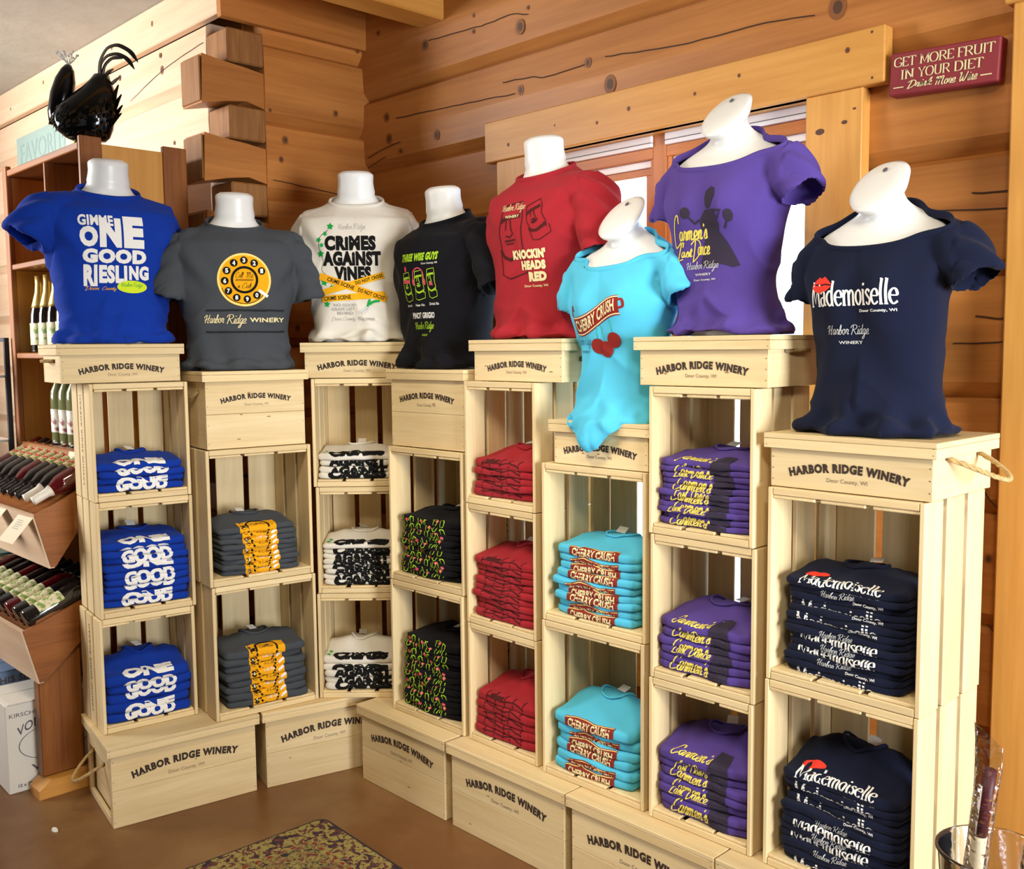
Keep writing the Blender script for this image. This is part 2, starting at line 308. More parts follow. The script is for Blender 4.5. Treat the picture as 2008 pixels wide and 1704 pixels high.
# script alphabet, letters join at the base line
GS = {
 'H': (.66, ['s -.2 .62 -.1 .85 .1 .98 .14 .8 .08 .4 .02 0', 's .52 1.02 .46 .6 .38 .2 .40 0 .56 .06', 's -.12 .36 .15 .46 .62 .62']),
 'R': (.85, ['s .25 .95 .18 .5 .05 -.05', 's -.1 .7 .1 .98 .5 1.02 .72 .85 .6 .6 .25 .5', 's .28 .5 .5 .2 .7 0 .85 .08']),
 'C': (.7, ['s .62 .8 .6 1.08 .35 1.02 .08 .55 .02 .15 .12 -.05 .35 -.02 .65 .12']),
 'J': (.7, ['s .50 .70 .56 1.1 .36 1.15 .16 .7 .05 .1 -.08 -.45', 's -.08 -.45 .1 -.2 .3 .05 .42 .12']),
 'L': (.6, ['s .45 .75 .5 1.05 .32 1.0 .2 .5 .1 .05 -.02 -.08 .2 -.1 .55 -.02']),
 'D': (.8, ['s .3 .95 .24 .5 .12 -.2', 's -.05 .75 .3 1.0 .65 .85 .75 .45 .55 .1 .12 -.2']),
 'M': (1.0, ['s -.05 .8 .08 1 .15 .7 .08 0', 's .12 .5 .3 .95 .45 .9 .42 .4 .38 0', 's .42 .5 .62 .98 .78 .9 .74 .3 .82 0 .95 .05']),
 'W': (1.1, ['s -.05 .85 .12 1 .16 .7 .12 .2 .22 0 .4 .3 .52 .9', 's .52 .9 .48 .3 .56 0 .74 .2 .95 1']),
 'a': (.5, ['s .38 .5 .2 .58 .04 .35 .08 .06 .24 .04 .38 .5', 's .38 .55 .34 .15 .42 .02 .54 .1']),
 'b': (.46, ['s 0 .05 .2 .5 .28 .98 .18 .98 .1 .4 .1 .05 .24 0 .38 .25 .3 .48 .5 .42']),
 'c': (.42, ['s .36 .46 .2 .58 .05 .3 .1 .02 .28 .02 .46 .12']),
 'd': (.52, ['s .38 .5 .2 .58 .04 .35 .08 .06 .24 .04 .38 .5', 's .5 1.05 .4 .6 .34 .15 .42 .02 .54 .1']),
 'e': (.42, ['s .02 .1 .3 .3 .34 .5 .2 .58 .06 .35 .1 .03 .28 .02 .46 .12']),
 'g': (.5, ['s .38 .5 .2 .58 .04 .35 .08 .06 .24 .04 .38 .5', 's .4 .55 .32 .1 .2 -.4 .02 -.5 .02 -.3 .3 -.05 .54 .1']),
 'i': (.26, ['s .02 .1 .14 .58 .08 .15 .14 0 .28 .1', 'l .2 .78 .22 .88']),
 'k': (.48, ['s 0 .05 .2 .6 .26 1.0 .16 .9 .08 0', 's .1 .3 .3 .55 .34 .4 .14 .3 .3 .02 .5 .08']),
 'l': (.26, ['s 0 .05 .22 .6 .26 1.0 .16 1.0 .08 .3 .14 0 .28 .1']),
 'm': (.74, ['s .02 .1 .12 .58 .08 0', 's .08 .3 .24 .58 .32 .48 .28 0', 's .28 .3 .44 .58 .54 .48 .5 .08 .6 0 .76 .1']),
 'n': (.5, ['s .02 .1 .12 .58 .08 0', 's .08 .3 .26 .58 .34 .48 .3 .08 .38 0 .52 .1']),
 'o': (.46, ['s .3 .56 .14 .56 .04 .3 .12 .02 .28 .04 .36 .3 .28 .54 .5 .46']),
 'r': (.38, ['s .02 .1 .14 .6 .2 .5 .34 .5 .26 .1 .32 0 .42 .1']),
 's': (.38, ['s .02 .1 .2 .6 .3 .3 .26 .02 .06 .04', 's .26 .02 .42 .1']),
 't': (.32, ['s 0 .1 .2 .9 .12 .2 .16 0 .34 .1', 'l .02 .62 .34 .66']),
 'u': (.5, ['s .06 .58 .04 .1 .14 0 .3 .2 .38 .58', 's .38 .58 .34 .1 .4 0 .52 .1']),
 'y': (.5, ['s .06 .58 .04 .2 .14 .06 .3 .2 .38 .58', 's .38 .58 .3 .0 .16 -.45 .02 -.4 .2 -.1 .5 .1']),
 "'": (.14, ['l .08 .8 .12 .98']), ',': (.2, ['l .08 .08 .02 -.12']), '.': (.2, ['l .05 0 .09 .06']),
}
def strokes(s, table, w, thin=None, slant=0.0, gap=.04):
    x = 0; els = []
    for ch in s:
        if ch == ' ': x += .35; continue
        wd, st = table[ch]
        for q in st:
            k, *nums = q.split(); nums = [float(a) for a in nums]; P = list(zip(nums[::2], nums[1::2]))
            P = [(x+a+slant*b, b) for a, b in P]
            if k == 'l' and len(P) > 2: els.append(stroke2(P, w, thin))
            else: els.append(stroke2(P, w, thin, smooth=(k == 's')))
        x += wd+gap
    return join2(*els)
def script(s, w=.085): return strokes(s, GS, w, w*.55, .25, .0)
def refine(el, h):
    """triangulate and split long edges so that a flat design can follow a curved cloth"""
    bm = bmesh.new(); vs = [bm.verts.new((x, y, 0)) for x, y in el[0]]
    for f in el[1]:
        try: bm.faces.new([vs[i] for i in f])
        except ValueError: pass
    bmesh.ops.triangulate(bm, faces=bm.faces[:])
    for _ in range(6):
        le = [e for e in bm.edges if e.calc_length() > h]
        if not le: break
        bmesh.ops.subdivide_edges(bm, edges=le, cuts=1)
        bmesh.ops.triangulate(bm, faces=[f for f in bm.faces if len(f.verts) > 3])
    bm.verts.index_update()
    out = ([(v.co.x, v.co.y) for v in bm.verts], [tuple(v.index for v in f.verts) for f in bm.faces]); bm.free(); return out
def arch_text(width, h, sag):
    el = fit(text2d('HARBOR RIDGE WINERY', .062, 0, 1.16), -width/2, width/2, 0, h)
    Rr = width*width/8/sag
    def fn(x, y): a = x/Rr; return ((Rr+y)*sin(a), (Rr+y)*cos(a)-Rr)
    return warp(refine(el, .03), fn)
def harbor(x0, x1, y0, y1, w=.09): return fit(script('Harbor Ridge', w), x0, x1, y0, y1)

# ------------------------------------------------------------ setting: floor, ceiling, walls
YW, XR, YL = 2.5, -3.45, 1.883        # window wall plane, short return wall plane, light wall plane
CH = 2.918
def slab(name, x0, x1, y0, y1, z0, z1, mat):
    o = MB().box(x0, x1, y0, y1, z0, z1, 0).obj(name, mat); tag(o, kind='structure'); return o
slab('floor', -8.6, 3.1, -4.1, 2.9, -.10, 0, 'floor')
slab('ceiling', -8.6, 3.1, -4.1, 2.9, CH, CH+.1, 'ceiling')
slab('wall_back', -8.6, 3.1, -4.2, -4.1, 0, CH, 'plaster')
slab('wall_right', 3.1, 3.2, -4.1, 2.9, 0, CH, 'plaster')
def log_profile(z0, z1, d=.15, low=.040, top=.012):
    # (depth, z): depth 0 = face, + = into the wall
    return [(d, z0), (.034, z0), (.0, z0+low), (-.004, (z0+z1)/2), (.0, z1-top), (.016, z1), (d, z1)]
def make_log(parent, axis, a0, a1, z0, z1, plane, name='log', mat='log_X'):
    """a milled log; object origin at its start, long axis along local X"""
    prof = log_profile(0, z1-z0)
    mb = MB().prism([(p[0], p[1]) for p in prof], 0, a1-a0, 'X')
    o = mb.obj(name, mat, parent)
    if axis == 'X': o.location = (a0, plane, z0)
    else: o.location = (plane, a0, z0); o.rotation_euler[2] = pi/2
    return o
def knots(o_parent_log, pts, inv):
    pass
def put_marks(logs, marks, plane, axis, off=-.0052):
    """knots: flat ringed discs let into the log face"""
    for a, z, r in marks:
        best = None; r *= 1.4
        for (b0, b1, z0, z1, o) in logs:
            if b0 <= a <= b1 and z0 <= z <= z1: best = o; z0_ = z0; b0_ = b0
        if best is None: continue
        mb = MB(); r *= .8
        v1, f1 = disc2(0, 0, r*.8, r, 14); v2, f2 = disc2(0, 0, r*.42, r*.55, 12)
        mb.add([(x, off, y) for x, y in v1], f1, 0); mb.add([(x, off-.0006, y) for x, y in v2], f2, 1)
        la = a-b0_
        mb.obj('knot', ['knot_ring', 'knot_core'], best, loc=(la, 0, z-z0_) if axis == 'X' else (la, 0, z-z0_))
def put_crack(logs, pts, wd=.0035, off=-.0058):
    for (b0, b1, z0, z1, o) in logs:
        mz = sum(p[1] for p in pts)/len(pts); ma = sum(p[0] for p in pts)/len(pts)
        if b0 <= ma <= b1 and z0 <= mz <= z1:
            P = cmr(pts, 6); P = [(a-b0, z-z0+.0035*noise.noise((a*23, z*9, 1))) for a, z in P]
            v, f = stroke2(P, wd); n = len(P)
            MB().add([(x, off, y) for x, y in v], f).obj('crack', 'crack', o); return
# --- window wall (logs broken around the window)
wall_win = MB().box(-3.6, -2.46, YW+.15, YW+.19, 0, CH, 0).box(-1.37, 3.1, YW+.15, YW+.19, 0, CH, 0).box(-2.46, -1.37, YW+.15, YW+.19, 2.20, CH, 0).box(-2.46, -1.37, YW+.15, YW+.19, 0, .58, 0).obj('wall_window', 'log_X')
tag(wall_win, kind='structure')
wlogs = []
WX0, WX1, WZ0, WZ1 = -2.44, -1.39, .60, 2.190
zz = [0, .245, .53, .815, 1.10, 1.385, 1.68, 1.975, 2.25, 2.54, CH]
for z0, z1 in zip(zz, zz[1:]):
    if z1 <= WZ0 or z0 >= WZ1: segs = [(XR-.04, 3.1)]
    else: segs = [(XR-.04, WX0), (WX1, 3.1)]
    for a0, a1 in segs:
        if z0 < WZ0 < z1 or z0 < WZ1 < z1: pass
        wlogs.append((a0, a1, z0, z1, make_log(wall_win, 'X', a0, a1, z0, z1, YW)))
# the logs that the opening cuts through are notched: short filler pieces above and below it
for z0, z1 in ((.53, WZ0), (WZ1, 2.25)):
    MB().box(WX0, WX1, YW, YW+.15, z0, z1, .002).obj('log', 'log_X', wall_win)
WK = [(-2.515, 2.631, 0.024), (-3.036, 2.685, 0.018), (-2.202, 2.445, 0.015), (-2.515, 2.417, 0.016), (-3.287, 2.455, 0.017), (-2.975, 2.336, 0.018), (-3.273, 2.368, 0.019), (-3.201, 2.309, 0.01), (-1.326, 2.405, 0.028), (-2.108, 2.359, 0.027), (-0.871, 2.043, 0.007), (-0.866, 1.816, 0.007), (-1.147, 1.946, 0.005), (-0.876, 1.593, 0.01), (-0.901, 0.993, 0.011), (-0.865, 0.894, 0.017), (-3.33, 2.795, 0.009), (-2.476, 2.686, 0.007), (-2.754, 2.727, 0.008), (-2.758, 2.671, 0.008)]
CR = [[(-3.014, 2.695), (-2.828, 2.687), (-2.667, 2.68), (-2.56, 2.683), (-2.477, 2.664)], [(-3.227, 2.441), (-2.954, 2.429), (-2.718, 2.419), (-2.543, 2.408)], [(-2.605, 2.46), (-2.469, 2.451), (-2.379, 2.437), (-2.217, 2.442)], [(-2.128, 2.449), (-1.871, 2.423), (-1.717, 2.418), (-1.54, 2.416), (-1.392, 2.4)], [(-0.967, 1.882), (-0.906, 1.878), (-0.851, 1.876)], [(-1.136, 1.856), (-1.0, 1.844), (-0.851, 1.833)], [(-1.0, 1.518), (-0.918, 1.521), (-0.84, 1.53)], [(-0.95, 1.585), (-0.896, 1.579), (-0.842, 1.585)],
      [(-3.42, 2.27), (-3.36, 2.285), (-3.30, 2.30)], [(-3.42, 2.31), (-3.33, 2.33), (-3.2, 2.345)], [(-.90, .83), (-.86, .80), (-.80, .79)], [(-.93, 1.21), (-.91, 1.15), (-.88, 1.12)]]
put_marks(wlogs, WK, YW, 'X')
for c in CR: put_crack(wlogs, c)
# --- short return wall with the interlocked log ends
wall_ret = MB().box(XR-.19, XR-.15, 2.04, 2.69, 0, CH, 0).obj('wall_return', 'log_X'); tag(wall_ret, kind='structure')
rlogs = []; rz = [0, .10, .39, .675, .96, 1.245, 1.53, 1.82, 2.11, 2.396, 2.69, CH]
for z0, z1 in zip(rz, rz[1:]):
    # local depth axis points away from the room: rotate so that +Y local = -X world
    o = make_log(wall_ret, 'Y', 2.036, 2.54, z0, z1, XR); rlogs.append((2.036, 2.50, z0, z1, o))
RK = [(2.119, 2.338, 0.015), (2.098, 2.261, 0.012), (2.358, 2.476, 0.012), (2.151, 1.607, 0.012), (2.271, 2.795, 0.008), (2.378, 2.811, 0.008), (2.473, 2.746, 0.01), (2.057, 2.443, .007)]
put_marks(rlogs, RK, XR, 'Y')
put_crack(rlogs, [(2.06, 2.18), (2.2, 2.168), (2.4, 2.15)], .003)
# tongues (return-wall logs running past the corner) and butt ends of the light-wall logs
for k in range(8):
    z1 = 2.605-.2825*k; z0 = z1-.172
    prof = [(1.777, z0-.004), (1.783, z1+.002), (1.86, z1-.010), (1.95, z1-.018), (2.036, z1-.03), (2.036, z0+.01), (1.96, z0+.028), (1.87, z0+.016)]
    prof = [(y, z) for y, z in prof]
    t = MB().prism([(y-1.777, z-z0) for y, z in prof], 0, .15, 'X')
    # split materials: front end grain as separate piece
    t.obj('log_end', 'log_Y', wall_ret, loc=(XR-.153, 1.777, z0))
    MB().box(XR-.150, XR-.006, 1.7715, 1.7775, z0+.004, z1-.006, .002).obj('end_grain', 'end_grain', wall_ret)
wall_light = MB().box(-8.6, XR-.15, YL+.15, YL+.19, 0, CH, 0).obj('wall_left_front', 'log_X'); wall_light.name = 'wall_light'; tag(wall_light, kind='structure')
llogs = []
zl = [0, .27, .555, .84, 1.12, 1.405, 1.69, 1.975, 2.26, 2.545, 2.77]
for z0, z1 in zip(zl, zl[1:]):
    o = make_log(wall_light, 'X', -8.6, XR-.155, z0, z1, YL, 'log', 'lit_pale_X'); llogs.append((-8.6, XR-.155, z0, z1, o))
for k in range(9):
    zc = 2.66-.2825*k; z0 = zc-.062; z1 = zc+.062
    if z1 > 2.74: z1 = 2.742
    MB().box(XR-.16, XR+.004, YL, 2.036, z0, z1, .006).obj('log_end', 'end_grain', wall_light)
LK = [(-3.994, 2.73, 0.010), (-4.4, 2.72, 0.012), (-3.982, 2.669, 0.016), (-3.804, 2.508, 0.012), (-3.616, 2.608, 0.008), (-3.898, 2.364, 0.008), (-4.9, 2.44, .012)]
put_marks(llogs, LK, YL, 'X')
put_crack(llogs, [(-4.3, 2.60), (-3.98, 2.665), (-3.62, 2.70)], .0025)
# boards that close the top of both walls
bd = MB().box(0, 5.15, 0, .035, 0, .155, .004).obj('trim_1', 'lit_pale_X', None, loc=(-8.6, YL-.033, 2.762)); tag(bd, kind='structure')
bd2 = MB().box(0, .68, 0, .032, 0, .172, .003).obj('trim_2', 'log_X', None, loc=(XR+.030, YL-.034, 2.745)); bd2.rotation_euler[2] = pi/2; tag(bd2, kind='structure')
for (a, z, r) in [(-3.994, 2.85, .012), (-4.4, 2.845, .012), (-5.236, 2.858, .010), (-5.73, 2.815, .008)]:
    v1, f1 = disc2(0, 0, r*.8, r, 12); MB().add([(x, -.0006, y) for x, y in v1], f1).obj('knot', 'knot_ring', bd, loc=(a+8.6, 0, z-2.762))
# ceiling beam meeting the window wall
beam = MB().box(0, 6.6, 0, .135, 0, .168, .006).obj('trim_3', 'trim_X', None, loc=(-2.921, -4.1, 2.75)); beam.rotation_euler[2] = pi/2; tag(beam, kind='structure')
wall_far = MB().box(-8.75, -8.6, -4.1, 2.1, 0, CH, 0).obj('wall_left', 'log_X'); tag(wall_far, kind='structure')
for z0 in np.arange(0, 2.85, .285):
    o = make_log(wall_far, 'Y', -4.1, 1.88, float(z0), float(min(z0+.285, CH)), -8.6)

# --- window: casing, sashes, glass
win = empty('window_1', (0, 0, 0)); tag(win, kind='structure')
fy = YW-.045
o = MB().box(0, 1.48, 0, .045, 0, .140, .003).obj('header', 'trim_X', win, loc=(-2.652, fy-.008, 2.178))
for a, z, r in [(-1.745, 2.253, 0.006), (-1.992, 2.254, 0.008), (-2.122, 2.233, 0.006), (-2.307, 2.255, 0.004), (-2.53, 2.226, 0.007), (-1.271, 2.274, 0.008), (-1.595, 2.275, 0.006), (-1.206, 2.305, 0.004), (-1.203, 2.192, 0.004)]:
    mb = MB(); v1, f1 = disc2(0, 0, r*.9, r, 12); mb.add([(x, -.0006, y) for x, y in v1], f1); v2, f2 = disc2(0, 0, r*.5, r*.6, 10); mb.add([(x, -.001, y) for x, y in v2], f2, 1)
    mb.obj('knot', ['knot_ring', 'knot_core'], o, loc=(a+2.652, 0, z-2.178))
for x0 in (-2.60, -1.392):
    o = MB().box(0, .16, 0, .045, 0, 1.60, .003).obj('casing', 'trim_Z', win, loc=(x0, fy, .578))
    if x0 > -2:
        for a, z, r in [(-1.349, 2.082, 0.011), (-1.28, 2.096, 0.007), (-1.253, 2.126, 0.004)]:
            mb = MB(); v1, f1 = disc2(0, 0, r*1.2, r*.75, 12); mb.add([(x, -.0006, y) for x, y in v1], f1, 1); mb.obj('knot', ['knot_ring', 'knot_core'], o, loc=(a-x0, 0, z-.578))
        MB().tube([(.075, -.028, 1.235), (.082, 0, 1.225)], .0022, 6).tube([(.11, -.014, 1.165), (.112, 0, 1.162)], .002, 6).obj('nail', 'black_metal', o)
MB().box(-2.62, -1.21, fy-.06, YW+.02, .555, .60, .004).obj('sill', 'trim_X', win)
MB().box(-2.60, -1.23, fy, YW, .42, .555, .003).obj('apron', 'trim_X', win)
# jambs
for q in (WX0, WX1-.012): MB().box(q, q+.012, fy+.02, YW+.16, .6, 2.178, .001).obj('jamb', 'trim_Z', win)
MB().box(WX0, WX1, fy+.01, YW+.16, 2.178, 2.2, .001).obj('jamb', 'trim_X', win)
xm = (-1.959-1.913)/2-.0
MB().box(xm-.026, xm+.026, YW+.03, YW+.12, .60, 2.18, .002).obj('mullion', 'frame_Z', win)
for s0, s1 in ((WX0+.012, xm-.026), (xm+.026, WX1-.012)):
    MB().box(s0, s1, YW+.020, YW+.11, 2.143, 2.178, .002).obj('frame', 'sash_white', win); MB().box(s0, s1, YW+.018, YW+.1, 2.155, 2.1565, 0).obj('frame_line', 'crack', win)
    MB().box(s0, s1, YW+.030, YW+.11, 2.108, 2.142, .002).obj('frame', 'frame_X', win)
    MB().box(s0, s1, YW+.035, YW+.11, .60, .635, .002).obj('frame', 'frame_X', win)
    sh = MB().box(s0, s0+.012, YW+.035, YW+.11, .635, 2.135, .001).box(s1-.012, s1, YW+.035, YW+.11, .635, 2.135, .001).obj('frame', 'frame_Z', win)
    a0, a1 = s0+.014, s1-.014
    MB().box(a0, a1, YW+.045, YW+.09, 2.086, 2.108, .002).obj('sash', 'sash_white', win)
    MB().box(a0, a1, YW+.052, YW+.088, .638, .69, .002).obj('sash', 'frame_X', win)
    MB().box(a0, a1, YW+.05, YW+.085, 2.062, 2.085, .002).obj('sash', 'frame_X', win)
    MB().box(a0, a0+.03, YW+.052, YW+.088, .69, 2.098, .002).box(a1-.03, a1, YW+.052, YW+.088, .69, 2.098, .002).obj('sash', 'frame_Z', win)
# --- post on the window wall at the right edge
post = MB().box(0, .16, 0, .05, 0, 2.30, .004).obj('trim_4', 'trim_Z', None, loc=(-.868, YW-.055, 0)); tag(post, kind='structure')
MB().box(0, .5, 0, .06, 0, .16, .004).obj('trim_5', 'trim_X', None, loc=(-.885, YW-.066, 2.29)); tag(bpy.data.objects['trim_5'], kind='structure')

# ------------------------------------------------------------ crates standing on end
COLS = {  # front-left corner x, y, yaw of the front, crates in the column (from the floor boxes up), crate size
 'C1': (-3.175, 1.213, 81.8, 3), 'C2': (-3.014, 1.522, 81.8, 2), 'C3': (-2.963, 1.899, 45.9, 3), 'C4': (-2.698, 2.022, 1.1, 2),
 'C5': (-2.311, 2.030, -.9, 3), 'C6': (-1.965, 2.018, .9, 2), 'C7': (-1.572, 2.017, .5, 3), 'C8': (-1.228, 2.019, -1.0, 2)}
ZB = .2725
BIG = (.372, .305, .4585); MED = (.311, .255, .381)
ORD = {'C1': 'in the leftmost column', 'C2': 'under the charcoal t-shirt', 'C3': 'in the corner column', 'C4': 'under the black t-shirt',
       'C5': 'under the dark red t-shirt', 'C6': 'under the aqua t-shirt', 'C7': 'under the purple t-shirt', 'C8': 'in the rightmost column'}
_share = {}
def shared(key, fn):
    if key not in _share: _share[key] = fn()
    return _share[key]
def crate(root, W, D, H, seed, jit=True):
    rnd = random.Random(seed); t = .0115
    def part(name, dims, mat, loc, rot=0):
        key = ('bx', tuple(round(a, 4) for a in dims), mat)
        me = shared(key, lambda: MB().box(0, dims[0], 0, dims[1], 0, dims[2], .0018).mesh(name, mat))
        return link(name, me, root, loc, rot)
    g = .020 if W > .35 else .012; bw = (D-2*g)/3
    for sx in (0, W-t):                       # side slats, three each, grain upright
        for k in range(3): part('side_slat', (t, bw, H-.001), 'crate_Z', (sx, k*(bw+g), .0005))
    gb = .020 if W > .35 else .018; n = 3; ww = (W-2*t-.004-2*gb)/n
    for k in range(n):                        # back slats
        part('back_slat', (ww, .008, H-.03), 'crate_Z', (t+.002+k*(ww+gb)+rnd.uniform(-.002, .002), D-.010, .015))
    inner = W-2*t-.002
    for z, zs in ((0.0, .018), (H-.018, H-.0265)):   # end frames: rails outside, slats inside
        for y in (.0005, D-.032): part('end_rail', (inner, .020, .0175), 'crate_X', (t+.001, y, z+.0003))
        wd = (inner-.028)/3
        for k in range(3):
            part('end_slat', (wd, D-.016, .0080), 'crate_Y', (t+.001+k*(wd+.014)+rnd.uniform(-.003, .003), .0015+rnd.uniform(0, .003), zs+.0002))
def vertical_stamp(root, D, H):
    el = fit(text2d('HARBOR RIDGE WINERY', .012, 0, 1.15), 0, .30, 0, .012)
    el = warp(el, lambda x, y: (D/2+y-.006, H*.90-x))
    MB().add([(-.0007, p[0], p[1]) for p in el[0]], el[1]).obj('lettering', 'stamp', root)
LV = {3: ['lower', 'middle', 'upper'], 2: ['lower', 'upper']}
CR_INFO = {}
for cn, (x, y, yaw, n) in COLS.items():
    W, D, H = MED if n == 3 else BIG; a = radians(yaw)
    for k in range(n):
        rr = random.Random(cn+str(k)); dx = rr.uniform(-.004, .004)
        ux, uy = cos(a), sin(a)
        root = empty('wooden_crate', (x+ux*dx, y+uy*dx, ZB+k*(H+.0012)+.0006), a+radians(rr.uniform(-.5, .5)),
                     label='%s pale pine slatted crate standing on end %s' % (LV[n][k], ORD[cn]), cat='crate', group='open slatted crates holding folded t-shirts')
        crate(root, W, D, H, cn+str(k))
        if cn == 'C1' and k != 1: vertical_stamp(root, D, H)
        CR_INFO[(cn, k)] = (root.location.copy(), a)

# ------------------------------------------------------------ lidded boxes
def rope_loop(root, x, y0, y1, z, out, drop, sgn, yaw_skew=0.0):
    """rope handle threaded through two holes of the end panel"""
    P = []
    for i in range(15):
        t = i/14; b = sin(pi*t)
        P.append((x+sgn*(out*b**.75), y0+(y1-y0)*t+yaw_skew*b, z-drop*b**.9))
    mb = MB()
    for ph in (0, 2*pi/3, 4*pi/3):            # three twisted strands
        Q = []
        for i in range(60):
            t = i/59*(len(P)-1); j = min(int(t), len(P)-2); f = t-j; p = Vector(P[j]).lerp(Vector(P[j+1]), f)
            an = i*.75+ph; Q.append(p+Vector((.0028*cos(an)*(.4), .0028*cos(an), .0028*sin(an))))
        mb.tube(Q, .0034, 6)
    o = mb.obj('rope_handle', 'rope', root, smooth=True)
    h = MB()
    for yy in (y0, y1): v, f = disc2(yy, z, .007, .007, 12); h.add([(x+sgn*.0012, p[0], p[1]) for p in v], f)
    h.obj('rope_hole', 'hole', root)
def lid_box(loc, yaw, W, D, HH, tall, text_w, label, seed, left_rope=None, right_rope=None, recessed=False, hstamp=None, zt=None, group='lidded wooden boxes stamped in black'):
    rnd = random.Random(seed); root = empty('wooden_box', loc, yaw, label=label, cat='box', group=group)
    t = .012; ov = .013; lidh = .034; H = HH-.013
    x0, x1, y0, y1 = ov, W-ov, ov, D-ov
    zs = [0, H*.47, H-.001] if tall else [0, H-.001]
    for a, b in zip(zs, zs[1:]):
        for yy in (y0, y1-t): MB().box(x0, x1, yy, yy+t, a+.0004, b-.0004, .0012).obj('plank', 'crate_X', root)
    if recessed:
        for xx, s in ((x0, 1), (x1-t, -1)):
            xi = xx+.018*s
            MB().box(xi, xi+t, y0+t, y1-t, .001, H-.002, .001).obj('end_panel', 'crate_Y', root)
            for yy in (y0+t+.0005, y1-t-.0225): MB().box(min(xx, xx+t*s) if s > 0 else xx, xx+t, yy, yy+.022, .001, H-.002, .001).obj('end_cleat', 'crate_Z', root)
            MB().box(xx, xx+t, y0+t+.0235, y1-t-.0235, .001, .024, .001).obj('end_cleat', 'crate_Y', root)
            MB().box(xx, xx+t, y0+t+.0235, y1-t-.0235, H-.075, H-.002, .001).obj('end_cleat', 'crate_Y', root)
    else:
        for xx in (x0, x1-t): MB().box(xx, xx+t, y0+t+.0003, y1-t-.0003, .001, H-.001, .001).obj('end_panel', 'crate_Y', root)
    MB().box(x0+t, x1-t, y0+t, y1-t, .002, .010, 0).obj('base', 'crate_X', root)
    # lid: two top planks and a rim
    lid = MB().box(0, W, 0, D*.62, HH-.012, HH, .0015).obj('lid', 'crate_X', root)
    MB().box(0, W, D*.62+.0006, D, HH-.012, HH, .0015).obj('lid_plank', 'crate_X', lid)
    for yy in (0, D-.011): MB().box(.0005, W-.0005, yy+.0005, yy+.0105, HH-lidh, HH-.0125, .001).obj('lid_rim', 'crate_X', lid)
    for xx in (0, W-.011): MB().box(xx+.0006, xx+.0104, .0115, D-.0115, HH-lidh, HH-.0125, .001).obj('lid_rim', 'crate_Y', lid)
    # nails
    nb = MB()
    for xx in (x0+.006, x1-.006):
        k = 4 if tall else 3
        for i in range(k):
            z = .018+i*(H-.06)/(k-1); v, f = disc2(xx, z, .0016, None, 8); nb.add([(p[0], y0-.0005, p[1]) for p in v], f)
    for xx in (.008, W-.008):
        for z in (HH-.012, HH-.026): v, f = disc2(xx, z, .0013, None, 8); nb.add([(p[0], -.0004, p[1]) for p in v], f)
    nb.obj('nails', 'nail', root)
    # stamp
    if text_w:
        th = text_w*.075; el = arch_text(text_w, th, text_w*.062)
        zt = H-.034-.028-th if tall else .043
        cx = W/2; MB().add([(cx+p[0], y0-.0007, zt+p[1]) for p in el[0]], el[1]).obj('lettering', 'stamp', root)
        e2 = fit(text2d('Door County, WI', .0), -text_w*.17, text_w*.17, 0, text_w*.043)
        MB().add([(cx+p[0], y0-.0007, zt-text_w*(.105 if tall else .088)+p[1]) for p in e2[0]], e2[1]).obj('lettering', 'stamp_grey', root)
    mk = MB()
    for i in range(rnd.randint(1, 4)):
        v, f = disc2(rnd.uniform(x0+.05, x1-.04), rnd.uniform(.03, H-.06), rnd.uniform(.004, .009), .0018, 10); mk.add([(p[0], y0-.0004, p[1]) for p in v], f)
    mk.obj('knots', 'crate_knot', root)
    if left_rope: rope_loop(root, x0, *left_rope, -1)
    if right_rope: rope_loop(root, x1, *right_rope, 1)
    return root
def at_col(cn, lx, ly, z):
    x, y, yaw, n = COLS[cn]; a = radians(yaw)
    return (x+lx*cos(a)-ly*sin(a), y+lx*sin(a)+ly*cos(a), z), a
Z3 = ZB+3*.3822; Z2 = ZB+2*.4597
# floor boxes
lid_box((-3.060, 1.171, 0), radians(80.8), .500, .375, ZB, True, .345, 'large lidded pine box on the floor at the left end with rope loop', 1, left_rope=(.10, .25, .185, .085, .06), recessed=True)
lid_box((-2.976, 1.672, 0), radians(75.5), .485, .345, ZB, True, .345, 'floor box second from the left, its stamp cut off by the next box', 2)
lid_box((-2.826, 1.957, 0), 0, .478, .375, ZB, True, .335, 'floor box in the inner corner under the black t-shirt column', 3)
lid_box((-2.337, 1.956, 0), 0, .514, .375, ZB, True, .345, 'floor box fourth from the left under the red folded t-shirts', 4, left_rope=(.1, .25, .2, .012, .01))
lid_box((-1.819, 1.955, 0), 0, .494, .375, ZB, True, .345, 'floor box under the purple folded t-shirts, cut by the bottom edge of the photo', 5)
lid_box((-1.321, 1.955, 0), 0, .494, .375, ZB, True, .345, 'rightmost floor box under the navy t-shirt column', 6)
